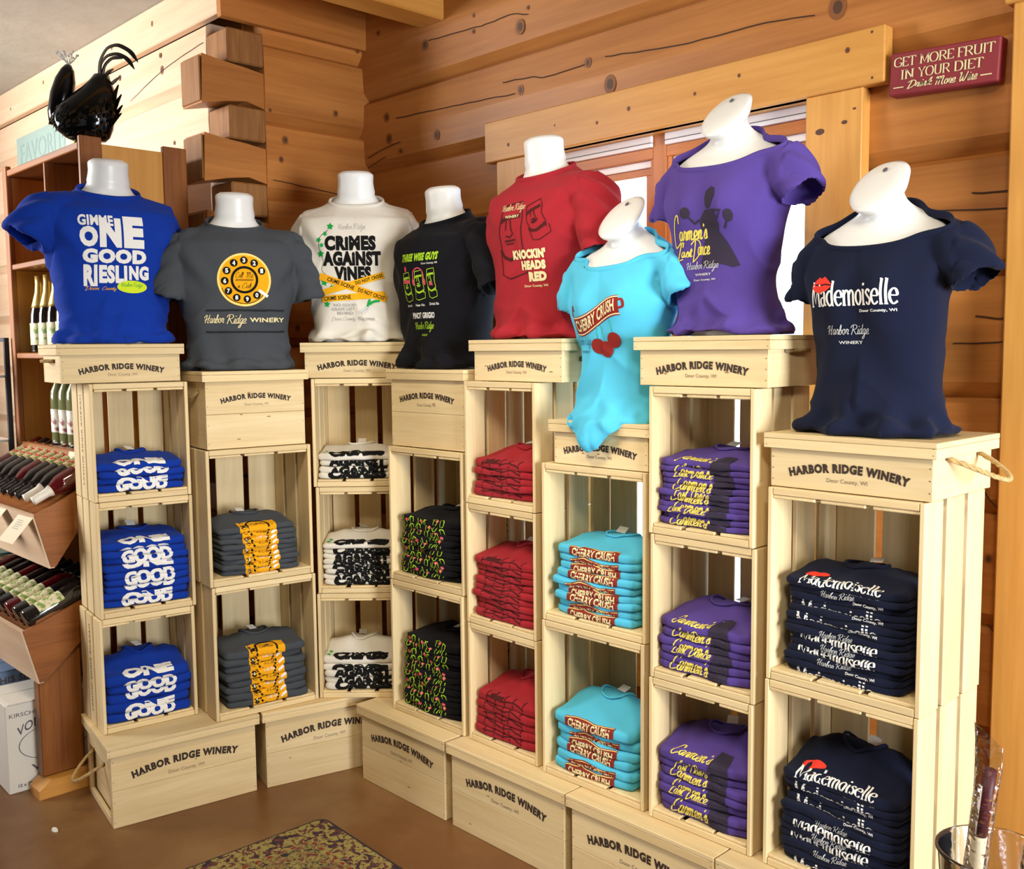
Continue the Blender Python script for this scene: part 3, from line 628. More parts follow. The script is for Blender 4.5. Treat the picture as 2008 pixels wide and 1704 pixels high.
# top boxes
HS, HT = .1245, .259
def topbox(cn, lx, ly, W, D, HH, tall, tw, label, seed, dyaw=0, **k):
    loc, a = at_col(cn, lx, ly, (Z3 if COLS[cn][3] == 3 else Z2)+.001)
    return lid_box(loc, a+radians(dyaw), W, D, HH, tall, tw, label, seed, **k)
topbox('C1', -.085, .02, .398, .29, HS, False, .265, 'shallow lidded box on top of the leftmost column under the royal blue t-shirt', 11, left_rope=(.10, .20, .072, .03, .0))
topbox('C2', -.004, .004, .374, .29, HT, True, .245, 'tall two-plank lidded box under the charcoal grey t-shirt', 12, left_rope=(.08, .20, .19, .012, .02))
topbox('C3', -.042, .015, .395, .28, HS, False, .275, 'shallow lidded box under the white t-shirt in the corner', 13, dyaw=-2)
topbox('C4', -.012, .008, .392, .31, HT, True, .270, 'tall two-plank lidded box under the black t-shirt', 14)
topbox('C5', .020, .005, .402, .31, HS, False, .250, 'shallow lidded box under the red t-shirt', 15, right_rope=(.09, .20, .066, .035, .0))
topbox('C6', .032, -.004, .356, .31, HS, False, .255, 'shallow lidded box under the aqua t-shirt', 16)
topbox('C7', -.055, .0, .402, .32, HS, False, .268, 'shallow lidded box under the purple t-shirt', 17, right_rope=(.09, .20, .088, .01, .0))
topbox('C8', -.012, .0, .407, .325, HS, False, .282, 'shallow lidded box with a rope loop on top of the rightmost column', 18, right_rope=(.075, .235, .088, .098, .045))

# ------------------------------------------------------------ mannequins and t-shirts
MALE = [(0, .152, .100, 0), (.06, .153, .098, 0), (.14, .160, .098, 0), (.22, .174, .104, 0), (.30, .190, .112, -.004), (.36, .196, .114, -.004), (.41, .197, .106, 0), (.438, .188, .094, .002),
        (.456, .170, .085, .004), (.472, .140, .077, .006), (.484, .113, .071, .006), (.495, .092, .066, .004), (.505, .080, .062, .002), (.522, .070, .057, -.002), (.542, .065, .055, -.005), (.565, .062, .054, -.008), (.588, .063, .055, -.010), (.596, .057, .050, -.010)]
FEM = [(0, .138, .092, 0), (.05, .132, .088, 0), (.12, .122, .082, 0), (.18, .124, .084, 0), (.24, .134, .092, -.004), (.30, .146, .098, -.006), (.35, .152, .098, -.004), (.395, .157, .090, 0), (.430, .157, .080, .004),
       (.450, .148, .073, .006), (.465, .128, .066, .008), (.477, .104, .060, .010), (.487, .083, .055, .010), (.497, .066, .050, .008), (.508, .055, .047, .005), (.520, .050, .046, .002), (.530, .053, .050, -.003), (.541, .059, .056, -.008), (.553, .063, .061, -.012)]
def tiltf(fem, z):
    if fem: return max(0.0, min(1.0, (z-.42)/.125))
    return max(0.0, min(.30, (z-.43)/.07*.30)) if z < .52 else max(.10, .30-(z-.52)/.06*.2)
def ring(z, a, b, cy, n, e=2.4, tilt=0.0):
    R = []
    for k in range(n):
        t = 2*pi*k/n; c, s = cos(t), sin(t)
        x = a*abs(c)**(2/e)*(1 if c > 0 else -1); y = b*abs(s)**(2/e)*(1 if s > 0 else -1)
        R.append((x, cy+y, z+tilt*(y)))
    return R
def resample(prof, m):
    out = []; zs = [p[0] for p in prof]
    P = [prof[0]]+prof+[prof[-1]]
    for i in range(1, len(P)-2):
        for k in range(m):
            t = k/m; a, b, c, d = P[i-1:i+3]
            out.append(tuple(.5*(2*b[j]+(c[j]-a[j])*t+(2*a[j]-5*b[j]+4*c[j]-d[j])*t*t+(3*b[j]-a[j]-3*c[j]+d[j])*t**3) for j in range(4)))
    out.append(prof[-1]); return out
def bust(x, z, y):
    if y > 0: return 0
    return -.026*(math.exp(-((x-.062)/.048)**2-((z-.315)/.055)**2)+math.exp(-((x+.062)/.048)**2-((z-.315)/.055)**2))
def body_rings(fem, grow, zmax=9, zmin=0):
    R = []
    for z, a, b, cy in resample(FEM if fem else MALE, 2):
        if z > zmax: break
        g = grow
        t = tiltf(fem, z)
        e = 2.5 if z < .44 else 2.1
        if grow < 0 and z < .16: g = grow-.016*(1-z/.16)
        if z > .53: g = 0
        r = ring(z, a+g, b+g, cy, 56, e, t)
        if fem: r = [(x, y+.8*bust(x, z, y), zz) for x, y, zz in r]
        R.append(r)
    return R
def make_mannequin_mesh(fem):
    def fn():
        R = body_rings(fem, -.004); mb = MB(); c = R[-1]
        mx = sum(p[0] for p in c)/len(c); my = sum(p[1] for p in c)/len(c); mz = sum(p[2] for p in c)/len(c)
        for s, up in ((.82, .006), (.4, .008)): R.append([(mx+(p[0]-mx)*s, my+(p[1]-my)*s-(.003*up/.008 if fem else 0), mz+(p[2]-mz)*s+up) for p in c])
        mb.loft(R); return mb.mesh('mannequin_form', 'mannequin', True)
    return shared(('mq', fem), fn)
def hem_wave(th, z, sd, amt):
    return amt*math.exp(-z/.10)*(.5+.5*sin(th*7+sd*3+2.0*noise.noise((cos(th)*1.5, sin(th)*1.5, sd))))
def make_shirt(fem, sd, sleeves, puddle=.018, widen=0.0, amp=1.0, vox=.0062, drape=False):
    drp = set()
    rnd = random.Random(sd); mb = MB(); R = []
    grow = .012 if not fem else .006
    for z, a, b, cy in resample(MALE if not fem else FEM, 6):
        if z > (.56 if not fem else .53): break
        k = math.exp(-((z-.016)/.015)**2)*puddle + widen*math.exp(-z/.2)
        e = 2.5 if z < .44 else 2.1
        r = ring(z, a+grow+k, b+grow+k*.9, cy, 64, e, tiltf(fem, z))
        if fem: r = [(x, y+bust(x, z, y)*.92, zz) for x, y, zz in r]
        r2 = []
        for x, y, zz in r:
            th = math.atan2(y, x); w = hem_wave(th, z, sd, .007)
            r2.append((x+cos(th)*w, y+sin(th)*w, zz-(.0 if z > .005 else 0)))
        R.append(r2)
    mb.loft(R)
    for side in (-1, 1):
        P = sleeves[0 if side < 0 else 1]   # list of (x,y,z,ru,rv)
        rings = []; pts = [Vector((side*p[0], p[1], p[2])) for p in P]
        def rg(i, shrink=0.0, back=0.0):
            a = pts[max(0, i-1)]; b = pts[min(len(pts)-1, i+1)]; t = (b-a).normalized()
            u = Vector((0, 1, 0)); u = (u-t*u.dot(t)).normalized(); v = t.cross(u)
            n = 26; ru, rv = P[i][3]-shrink, P[i][4]-shrink; c = pts[i]-t*back
            return [tuple(c+u*ru*cos(2*pi*k/n)+v*rv*sin(2*pi*k/n)*(1+.06*sin(3*2*pi*k/n+sd))) for k in range(n)]
        for i in range(len(P)): rings.append(rg(i))
        rings.append(rg(len(P)-1, .009, -.001)); rings.append(rg(len(P)-1, .011, .045))
        mb.loft(rings)
    me = mb.mesh('tmp', 'mannequin'); o = link('tmp', me)
    rm = o.modifiers.new('r', 'REMESH'); rm.mode = 'VOXEL'; rm.voxel_size = vox; rm.use_smooth_shade = True
    sm = o.modifiers.new('s', 'SMOOTH'); sm.factor = .5; sm.iterations = 5
    dg = bpy.context.evaluated_depsgraph_get(); me2 = bpy.data.meshes.new_from_object(o.evaluated_get(dg)); bpy.data.objects.remove(o)
    bm = bmesh.new(); bm.from_mesh(me2); bm.normal_update()
    for v in bm.verts:
        if drape and v.co.y < -.05 and v.co.z < .06:
            f_ = 1-v.co.z/.06; g_ = math.exp(-((v.co.x+.02)/.085)**2); v.co.y -= (v.co.y+.134)*min(1, f_*g_*2.2) if v.co.y > -.134 else 0; v.co.z -= .050*f_*g_; v.co.x += 0; drp.add(v.index)
        x, y, z = v.co; s = 1 if x > 0 else -1
        th = math.atan2(y, x)
        # large drape folds running down from chest and shoulders, finer crumple near the hem
        d = 0
        low = max(0, 1-z/.30)
        q = noise.noise((x*9+sd, y*9, z*3.0+sd)); d += .0045*q*(.35+low)
        ph = (x*s*1.0+z*.55)*46+sd*2+3*noise.noise((x*5, y*5, z*5+sd)); d += .0034*sin(ph)*(.2+low*1.0)*(.55+.45*noise.noise((x*4+sd, z*4, 2)))
        ph2 = (x*s*.9-z*.7)*60+sd; aw = math.exp(-((abs(x)-.15)/.05)**2-((z-.34)/.07)**2); d += .0035*sin(ph2)*aw
        if z < .07: d += .005*noise.noise((x*22, y*22, z*40+sd))*(1-z/.07)
        if abs(x) > .19: d += .0025*sin((z+y)*70+sd)
        rg_ = (1-abs(noise.noise((x*7+s*z*5+sd, y*6, z*3.5+sd))))**7; d += .0042*(rg_-.25)*(.25+low)
        rg2 = (1-abs(noise.noise((x*5+sd*2, y*5+3, z*16+x*s*8))))**6; d += .0045*(rg2-.2)*max(0, 1-z/.16)
        hz = math.exp(-((z-.03)/.028)**2); d += hz*.007*sin(th*5+sd)*noise.noise((x*12, y*12, sd))*2
        v.co += v.normal*d*amp*2.2
        if v.co.z < .002 and v.index not in drp: v.co.z = .002
    # neckline: cut by a tilted plane, then a ribbed collar along the cut
    z0, sl = (.500, .40) if not fem else (.477, .74)
    for zz, ss in ((z0, sl),):
        nrm = Vector((0, -ss, 1)).normalized()
        bmesh.ops.bisect_plane(bm, geom=bm.verts[:]+bm.edges[:]+bm.faces[:], plane_co=(0, 0, zz), plane_no=nrm, clear_outer=True)
    cut = [e for e in bm.edges if e.is_boundary]
    adj = {}
    for e in cut:
        a, b = e.verts[0], e.verts[1]; adj.setdefault(a, []).append(b); adj.setdefault(b, []).append(a)
    start = next(iter(adj)); path = [start]; prev = None; cur = start
    while True:
        nx = [q for q in adj[cur] if q is not prev and (q is start and len(path) > 2 or q not in path[-3:])]
        if not nx or nx[0] is start: break
        prev, cur = cur, nx[0]; path.append(cur)
        if len(path) > 2000: break
    pc = [v.co.copy() for v in path]
    for f in bm.faces: f.smooth = True
    bm.to_mesh(me2); bm.free()
    n = len(pc); L = 60
    col = [pc[int(i*n/L)] for i in range(L)]
    for _ in range(3): col = [(col[i-1]+col[i]*2+col[(i+1) % L])/4 for i in range(L)]
    return me2, col
def decal(bvh, el, mat, parent, name='print', h=.0065, off=.0011, fn=None):
    v, f = refine(el, h); out = []
    for x, z in v:
        hit = bvh.ray_cast(Vector((x, -.6, z)), Vector((0, 1, 0)))
        if hit[0] is None: out.append((x, -.1, z)); continue
        out.append((hit[0]+hit[1]*off*(1 if hit[1].y < 0 else -1))[:])
    MB().add(out, f).obj(name, mat, parent)
SL_M = [(.10, .005, .445, .066, .045), (.158, .003, .432, .076, .056), (.196, 0, .400, .083, .064), (.220, -.004, .350, .086, .064), (.240, -.008, .29, .087, .062), (.250, -.010, .242, .089, .062)]
SL_ML = [(.10, .005, .445, .066, .045), (.158, .003, .434, .076, .056), (.200, 0, .412, .082, .064), (.235, -.004, .375, .084, .068), (.265, -.008, .330, .084, .068)]
SL_MB = [(.10, .010, .445, .066, .045), (.155, .020, .430, .072, .052), (.185, .035, .390, .074, .052), (.200, .05, .33, .072, .045), (.205, .06, .26, .070, .042)]
SL_MW = [(.10, .005, .445, .066, .045), (.158, .003, .436, .076, .056), (.206, 0, .412, .086, .068), (.245, -.004, .360, .092, .070), (.272, -.008, .300, .094, .068), (.285, -.010, .255, .096, .066)]
SL_FL = [(.08, .008, .445, .052, .034), (.125, .006, .430, .058, .044), (.152, .002, .398, .063, .048), (.168, -.002, .350, .064, .046), (.178, -.004, .300, .064, .044)]
SL_F = [(.08, .008, .445, .052, .034), (.128, .006, .435, .060, .044), (.165, .002, .412, .066, .052), (.194, -.004, .375, .067, .054), (.218, -.008, .332, .067, .054)]
def dressed(cn, lx, ly, zb, rot, fem, sd, cloth, label, sleeves, prints, puddle=.020, widen=0.0, tilt=0, drape=False):
    loc, a = at_col(cn, lx, ly, zb); root = empty('display_mannequin', loc, a+radians(rot), label=label, cat='mannequin', group='mannequins wearing display t-shirts')
    f = link('mannequin_form', make_mannequin_mesh(fem), root, (0, 0, .001))
    if fem:
        v, fc = disc2(0, 0, .0055, .0075, 12)
        MB().add([(x, .012+y*.72-.0008, .590+y*.72+.0010) for x, y in v], fc).obj('hole', 'hole', f, loc=(0, .0, 0))
    me, col = make_shirt(fem, sd, sleeves, puddle, widen, drape=drape); me.materials.clear(); me.materials.append(MATS['cloth_'+cloth])
    sh = link('t_shirt', me, root)
    MB().tube(col, .0085, 8, closed=True, flat=.42, up=(0, 0, 1)).obj('collar', 'cloth_'+cloth, sh, True)
    bm = bmesh.new(); bm.from_mesh(me); bvh = BVHTree.FromBMesh(bm); bm.free()
    for i, p in enumerate(prints):
        el, mat = p[:2]; decal(bvh, el, 'ink_'+mat, sh, 'lettering' if len(p) < 3 else p[2], off=.0011+.00022*i)
    return root
T = text2d
def row(s, x0, x1, y0, y1, bold=.06, shear=0): return fit(T(s, bold, shear, 1+bold*1.6), x0, x1, y0, y1)
def checks(x0, x1, y0, rows=2, c=.0034):
    els = []; n = int((x1-x0)/c)
    for r in range(rows):
        for i in range(n):
            if (i+r) % 2 == 0: els.append(rect2(x0+i*c, x0+(i+1)*c, y0+r*c, y0+(r+1)*c))
    return join2(*els)
# --- C1 royal blue
P1 = [(join2(row('GIMME', -.079, .024, .374, .408, .04), row('O', -.077, -.024, .307, .372, .07), row('N', -.019, .047, .307, .400, .07), row('E', .054, .118, .307, .408, .07),
             row('GOOD', -.070, .124, .257, .302, .07), row('RI', -.067, -.027, .184, .252, .06), row('ESLI', -.022, .062, .194, .252, .06), row('NG', .068, .132, .206, .252, .06)), 'white'),
      (disc2(.078, .184, .048, .0205, 32), 'limeoval', 'logo'), (harbor(.042, .112, .178, .198, .10), 'green'), (fit(script('Door', .1), -.064, -.022, .170, .184), 'yellow'), (fit(script('County', .1), -.014, .028, .168, .184), 'yellow')]
dressed('C1', .125, .150, Z3+HS+.002, 0, False, 1.3, 'blue', 'white mannequin in a royal blue t-shirt with chunky white lettering', (SL_ML, SL_MB), [(warp(p[0], lambda x, y: (x-.046, y)),)+tuple(p[1:]) for p in P1])
# --- C2 charcoal with dial
def dial():
    cx, cz, r = .008, .302, .088; els = [(disc2(cx, cz, r, None, 48), 'tape', 'dial'), (disc2(cx, cz, r*.99, None, 48, .93), 'lightyellow', 'dial_rim')]
    a0, a1 = radians(200), radians(325)
    arc = [(cx+r*.89*cos(a0+(a1-a0)*i/24), cz+r*.89*sin(a0+(a1-a0)*i/24)) for i in range(25)]
    els.append((stroke2(arc, .0022), 'black', 'dial_line'))
    els.append((disc2(cx, cz, r*.51, None, 40, .82), 'black', 'dial_ring'))
    D, L = [], []
    for i, ch in enumerate('1234567890'):
        an = radians(28+31.2*i); x, z = cx+r*.725*cos(an), cz+r*.725*sin(an)
        D.append(disc2(x, z, r*.142, None, 18)); L.append(row(ch, x-r*.055, x+r*.055, z-r*.085, z+r*.085, .05))
    els += [(join2(*D), 'black', 'finger_holes'), (join2(*L), 'white')]
    els += [(join2(fit(script('Call', .07), cx-.029, cx-.002, cz+.006, cz+.026), fit(script('Me', .07), cx+.006, cx+.029, cz+.006, cz+.026), fit(script('a', .1), cx-.022, cx-.014, cz-.026, cz-.018),
                    fit(script('Cab', .07), cx-.008, cx+.024, cz-.028, cz-.009)), 'black'), (checks(cx-.029, cx+.029, cz-.003, 2, .0026), 'black', 'checks')]
    els.append((stroke2([(cx+r*.52, cz-r*.38), (cx+r*.86, cz-r*.62)], .010), 'white', 'finger_stop'))
    els.append((join2(checks(-.118, .142, .198), checks(-.118, .142, .126)), 'black', 'checks'))
    els.append((join2(fit(script('Harbor', .11), -.122, -.058, .158, .188), fit(script('Ridge', .11), -.052, .012, .142, .188), row('WINERY', .022, .140, .162, .177, .03)), 'cream'))
    return els
dressed('C2', .175, .140, Z2+HT+.002, -13, False, 2.1, 'grey', 'white mannequin in a charcoal t-shirt printed with a yellow telephone dial', ([(p[0]*.90, p[1]+.015)+p[2:] for p in SL_M], SL_M), dial())
# --- C3 white with tape
def leaf(cx, cz, s, rot):
    pts = []
    for i in range(10): a = rot+2*pi*i/10; r = s*(1 if i % 2 == 0 else .55); pts.append((cx+r*cos(a), cz+r*sin(a)))
    return poly2(pts)
def bar2(x0, z0, x1, z1, w): return stroke2([(x0, z0), ((x0+x1)/2, (z0+z1)/2), (x1, z1)], w)
def onbar(s, x0, z0, x1, z1, h, f0, f1):
    L = math.hypot(x1-x0, z1-z0); ux, uz = (x1-x0)/L, (z1-z0)/L
    el = row(s, L*f0, L*f1, -h/2, h/2, .03)
    return warp(el, lambda a, b: (x0+ux*a-uz*b, z0+uz*a+ux*b))
P3 = [(fit(script('Harbor Ridge', .06), -.055, .040, .378, .408), 'greytext'), (join2(row('CRiMES', -.102, .074, .315, .366, .068), row('AGAiNST', -.110, .090, .263, .313, .068), row('ViNES', -.072, .055, .212, .262, .068)), 'black'),
      (join2(*[leaf(*q) for q in [(-.082, .398, .013, .2), (-.100, .372, .009, .8), (-.122, .352, .010, 0), (-.112, .334, .009, .5), (-.116, .305, .013, .3), (-.108, .208, .014, .1), (-.082, .192, .008, .6), (-.100, .132, .012, .2)]]), 'green', 'vine_leaves'),
      (stroke2([(-.09, .385), (-.118, .36), (-.12, .32), (-.108, .28), (-.115, .25), (-.09, .225)], .0016, smooth=True), 'darkgreen', 'vine'),
      (join2(bar2(-.122, .170, .098, .232, .022), bar2(-.118, .150, .1, .165, .022)), 'yellow', 'tape'), (join2(bar2(-.124, .230, .104, .148, .024)), 'tape', 'tape'),
      (join2(onbar('CRIME SCENE', -.124, .230, .104, .148, .014, .12, .52), onbar('DO NOT CROSS', -.124, .230, .104, .148, .014, .58, .97), onbar('DO NOT CROSS', -.122, .170, .098, .232, .012, .55, .98),
             onbar('CRIME SCENE', -.118, .150, .1, .165, .014, .04, .46)), 'black'),
      (join2(row('NO GOOD', -.076, .000, .124, .134, .01), row('GRAPE LEFT', -.084, -.004, .110, .120, .01), row('BEHIND', -.066, -.010, .096, .106, .01)), 'greytext'), (fit(script('Door County,', .06), -.086, .0, .070, .090), 'greytext'),
      (fit(script('WI', .06) if False else T('Wisconsin', 0, .3), .006, .064, .074, .088), 'greytext'),
      (join2(stroke2([(.012, .104), (.034, .118), (.046, .130)], .006, smooth=True), stroke2([(.018, .098), (.040, .112), (.046, .130)], .005, smooth=True)), 'silver', 'shears_blade'),
      (join2(stroke2([(.046, .130), (.062, .140), (.082, .142)], .008, smooth=True), stroke2([(.040, .122), (.046, .140), (.050, .148)], .007, smooth=True)), 'green', 'shears_handle')]
dressed('C3', .150, .135, Z3+HS+.002, 4, False, 3.7, 'white', 'white mannequin in an off-white t-shirt with black lettering and crossed yellow tape', (SL_MB, SL_MB), P3)
# --- stone heads used on the black and the red shirts
def head(x0, x1, z0, z1, w, body=True):
    def q(a, b): return (x0+(x1-x0)*a, z0+(z1-z0)*b)
    S = [stroke2([q(.18, .97), q(.95, 1), q(1, .8), q(.92, .62), q(.96, .38), q(.88, .24)], w), stroke2([q(.18, .97), q(.10, .78), q(.02, .6), q(.08, .42), q(.05, .36)], w),
         stroke2([q(.10, .76), q(.35, .81), q(.9, .82)], w*3.0), stroke2([q(.36, .78), q(.30, .64)], w), stroke2([q(.50, .78), q(.52, .66), q(.58, .59), q(.46, .55), q(.30, .57)], w*1.3),
         stroke2([q(.25, .50), q(.66, .51)], w*1.5), stroke2([q(.30, .46), q(.6, .465)], w), stroke2([q(.03, .40), q(.16, .30), q(.40, .25), q(.86, .31), q(.9, .36)], w*2.6)]
    if body: S += [stroke2([q(.03, .38), q(.06, .06), q(.36, 0), q(1.0, .07), q(1.02, .28)], w)]
    return join2(*S)
P4 = [(row('THREE WISE GUYS', -.075, .100, .352, .378, .06, .25), 'lime'), (row('Door County, WI', .028, .098, .338, .346, .03), 'white'),
      (join2(head(-.072, -.034, .222, .318, .0022), head(-.014, .030, .226, .322, .0022), head(.046, .084, .230, .326, .0022)), 'lime', 'stone_heads'),
      (join2(disc2(-.061, .288, .0095, .0065, 14), disc2(-.045, .288, .0095, .0065, 14), disc2(-.052, .328, .005, .010, 12), disc2(-.018, .285, .006, .012, 12), disc2(.034, .285, .006, .012, 12),
             stroke2([(-.018, .29), (-.014, .318), (.008, .33), (.030, .318), (.034, .29)], .004, smooth=True), stroke2([(.057, .272), (.071, .282)], .005), stroke2([(.057, .282), (.071, .272)], .005)), 'pink', 'pink_details'),
      (join2(row('See No', -.070, -.040, .206, .214, .03), row('Hear No', -.014, .026, .206, .214, .03), row('Drink No', .046, .088, .208, .217, .03), row('PINOT GRIGIO', -.036, .066, .166, .186, .045)), 'white'),
      (fit(script('Harbor Ridge', .09), -.030, .064, .120, .156), 'lime'), (row('WINERY', -.002, .038, .108, .115, .02), 'lime')]
dressed('C4', .140, .155, Z2+HT+.002, 0, False, 4.4, 'black', 'white mannequin in a black t-shirt with three neon green stone heads', (SL_MB, SL_MW), P4)
P5 = [(join2(head(-.075, .030, .180, .400, .0040), warp(head(-.030, .036, -.055, .055, .0030), lambda x, y: (.078+x*cos(.32)-y*sin(.32), .340+x*sin(.32)+y*cos(.32)))), 'darkred', 'stone_heads'),
      (fit(script('Harbor Ridge', .09), -.062, .038, .368, .398), 'cream'), (row('WINERY', -.044, .016, .356, .364, .02), 'cream'),
      (join2(row("KNOCKIN'", -.020, .104, .234, .262, .075), row('HEADS', .012, .100, .202, .229, .075), row('RED', .036, .100, .168, .196, .075)), 'cream'), (row('Door County, WI', .018, .102, .150, .159, .02), 'cream')]
dressed('C5', .205, .165, Z3+HS+.002, 0, False, 5.2, 'red', 'white mannequin in a dark red t-shirt with a carved stone head outline', (SL_MB, SL_M), P5)
def banner(x):  # centre line of the ribbon
    return .290+.020*sin((x)/.17*pi*1.3)+x*.10
def rib(x0, x1, d0, d1, n=14):
    V = []
    for i in range(n+1): x = x0+(x1-x0)*i/n; V += [(x, banner(x)+d0), (x, banner(x)+d1)]
    return V, [(2*i, 2*i+2, 2*i+3, 2*i+1) for i in range(n)]
P6 = [(rib(-.090, .076, -.032, .020), 'cherry', 'ribbon'), (join2(rib(-.090, .076, .015, .018), rib(-.090, .076, -.029, -.026)), 'cream', 'ribbon_line'),
      (join2(stroke2([(-.090, .285), (-.094, .305), (-.084, .312), (-.080, .298)], .006, smooth=True), stroke2([(.070, .322), (.084, .326), (.086, .308), (.074, .304)], .006, smooth=True)), 'cherry', 'ribbon_curl'),
      (warp(refine(row('CHERRY CRUSH', -.084, .066, -.020, .011, .03, .12), .008), lambda x, y: (x, y+banner(x))), 'cream'),
      (join2(stroke2([(-.008, .215), (-.004, .262)], .0015), stroke2([(.012, .208), (.008, .262)], .0015), stroke2([(.044, .232), (.040, .275)], .0015)), 'green', 'cherry_stems'),
      (join2(disc2(-.010, .204, .021, None, 24), disc2(.044, .220, .021, None, 24)), 'cherry', 'cherries'), (join2(disc2(.016, .196, .022, None, 24)), 'cherry', 'cherries'),
      (join2(fit(script('Harbor Ridge', .07), -.098, -.030, .196, .232), row('WINERY', -.086, -.040, .186, .192, .01)), 'navytext')]
dressed('C6', .215, .112, Z2+HS+.002, 0, True, 6.6, 'aqua', 'white mannequin in an aqua t-shirt with a red ribbon and cherries', (SL_FL, SL_F), P6, puddle=.012, drape=True)
dancer = join2(poly2([(.012, .352), (.028, .362), (.040, .356), (.044, .338), (.038, .326), (.032, .312), (.018, .308), (.012, .322), (.010, .338)]),
               poly2([(.012, .306), (.034, .306), (.046, .296), (.052, .270), (.046, .250), (.030, .246), (.012, .250), (-.004, .262), (-.006, .282)]),
               poly2([(.006, .252), (.048, .252), (.064, .225), (.086, .170), (.070, .166), (.040, .176), (.010, .170), (-.020, .176), (-.006, .21)]),
               disc2(-.044, .304, .014, None, 16), disc2(.078, .288, .011, .015, 16), stroke2([(-.036, .294), (-.020, .276), (-.008, .284)], .005), stroke2([(.074, .276), (.064, .258)], .004),
               stroke2([(.030, .304), (.062, .300), (.050, .284)], .007))
P7 = [(dancer, 'charcoal', 'dancer_silhouette'), (join2(fit(script('C', .10), -.098, -.064, .222, .302), fit(script('armen\'s', .16), -.076, .012, .238, .276), fit(script('L', .12), -.098, -.062, .190, .236),
             fit(script('ast', .16), -.078, -.040, .198, .220), fit(script('D', .09), -.046, -.012, .184, .240), fit(script('ance', .16), -.026, .014, .200, .222)), 'gold'),
      (join2(fit(script('Harbor Ridge', .08), -.066, .034, .158, .186), row('WINERY', -.040, .012, .150, .156, .02), row('Door County, WI', -.044, .024, .136, .142, .03)), 'silver')]
dressed('C7', .128, .155, Z3+HS+.002, 0, True, 7.9, 'purple', 'white mannequin in a purple t-shirt with yellow script and a dancer silhouette', (SL_FL, SL_F), P7, puddle=.026)
LZ = .286
P8 = [(fit(strokes('Mademoiselle', GL, .145, .05, 0, .0), -.108, .098, LZ, LZ+.056), 'white'),
      (join2(poly2([(-.108, .332), (-.098, .345), (-.086, .352), (-.078, .348), (-.068, .352), (-.056, .343), (-.046, .333), (-.062, .336), (-.078, .334), (-.094, .337)]),
             poly2([(-.108, .330), (-.094, .334), (-.078, .331), (-.062, .333), (-.046, .330), (-.058, .320), (-.078, .316), (-.096, .320)])), 'lips', 'lips'),
      (row('Door County, WI', .014, .092, .270, .278, .03), 'white'), (join2(fit(script('Harbor Ridge', .085), -.066, .030, .214, .246), row('WINERY', -.042, .012, .203, .210, .02)), 'silver')]
dressed('C8', .190, .150, Z2+HS+.002, 0, True, 8.8, 'navy', 'white mannequin in a navy blue t-shirt with white serif lettering and red lips', (SL_FL, SL_F), P8, puddle=.028, widen=.010)

# ------------------------------------------------------------ folded t-shirts in the crates
def fold_surf(w, d, t, sd, top=0.0, slump=0.0):
    """returns S(u, s): u in [-1,1] across, s = arc length around the front, 0 at the foremost point, + up and back over the top"""
    r = t*.52
    def S(u, s):
        e = 1-abs(u)**7*.55; ed = max(0.0, 1-max(0, (abs(u)-.93)/.07)**2*.7)
        rr = r*ed
        x = u*w/2*(1-.012*noise.noise((u*3, sd, 0)))
        q = s/rr
        if abs(q) < pi/2:
            lobe = 1-.16*math.exp(-(q/.28)**2)          # crease between the two folded layers
            y = -rr*cos(q)*lobe; z = rr*sin(q)
        else:
            sg = 1 if q > 0 else -1; y = (abs(s)-rr*pi/2); z = sg*rr
        wav = .0045*noise.noise((u*2.3+sd, sd*1.7, 0))+.0022*noise.noise((u*6+sd, 4, sd))
        yy = y+.010*noise.noise((u*1.7, sd*2.1, 3))+(.014*abs(u)**5)
        zz = z+t/2+wav*(1 if not top else .6)-slump*u*u
        if top and z > 0: zz += top*1.25*math.exp(-((y-.115)/.068)**2)*(1-.55*abs(u)**2)*(.8+.25*noise.noise((u*3, y*14, sd)))+.004*noise.noise((u*7, y*25, sd))
        return Vector((x, yy, max(.0008, zz) if not slump else zz))
    return S, r
def fold_mesh(w, d, t, sd, mat, top=0, slump=0):
    S, r = fold_surf(w, d, t, sd, top, slump); nu = 18; L = r*pi/2
    ss = [-(L+d*f) for f in (1, .6, .25)]+[-L*f for f in (1, .75, .5, .25)]+[0]+[L*f for f in (.25, .5, .75, 1)]+[L+d*f for f in ((.1, .22, .35, .48, .6, .72, .85, 1) if top else (.15, .5, 1))]
    us = [-1+2*i/nu for i in range(nu+1)]; us = [-1, -.985, -.95]+us[1:-1]+[.95, .985, 1]
    rings = [[S(u, s)[:] for s in ss] for u in us]
    mb = MB(); mb.loft(rings, True, True, True); return mb.mesh('folded', mat, True)
def fold_print(w, d, t, sd, el, top=0, slump=0, cx=0.0, off=.0012):
    S, r = fold_surf(w, d, t, sd, top, slump); v, f = refine(el, .011); out = []
    for x, s in v:
        u = max(-.97, min(.97, (x+cx)*2/w)); e = .002
        p = S(u, s); a = S(u, s+e)-S(u, s-e); b = S(min(1, u+.01), s)-S(max(-1, u-.01), s); n = b.cross(a)
        n = n.normalized() if n.length > 0 else Vector((0, -1, 0))
        out.append((p-n*off if n.y > 0 or (abs(n.y) < .3 and n.z < 0 and s > 0) else p+n*off)[:])
    return MB().add(out, f)
def A(s, w, y0, y1, b=.07, cx=0, shear=0): return fit(T(s, b, shear), cx-w/2, cx+w/2, y0, y1)
def blob_ring(cx, cz, rx, rz, wd): return disc2(cx, cz, rx, rz, 20, 1-wd)
DES = {}
DES['blue'] = lambda k, r: [(A('GOOD' if k % 4 != 1 else 'ONE', .165, *((-.012, .030) if k % 3 == 0 else (-.028, .012) if k % 3 == 1 else (-.004, .038)), .075), 'white')]
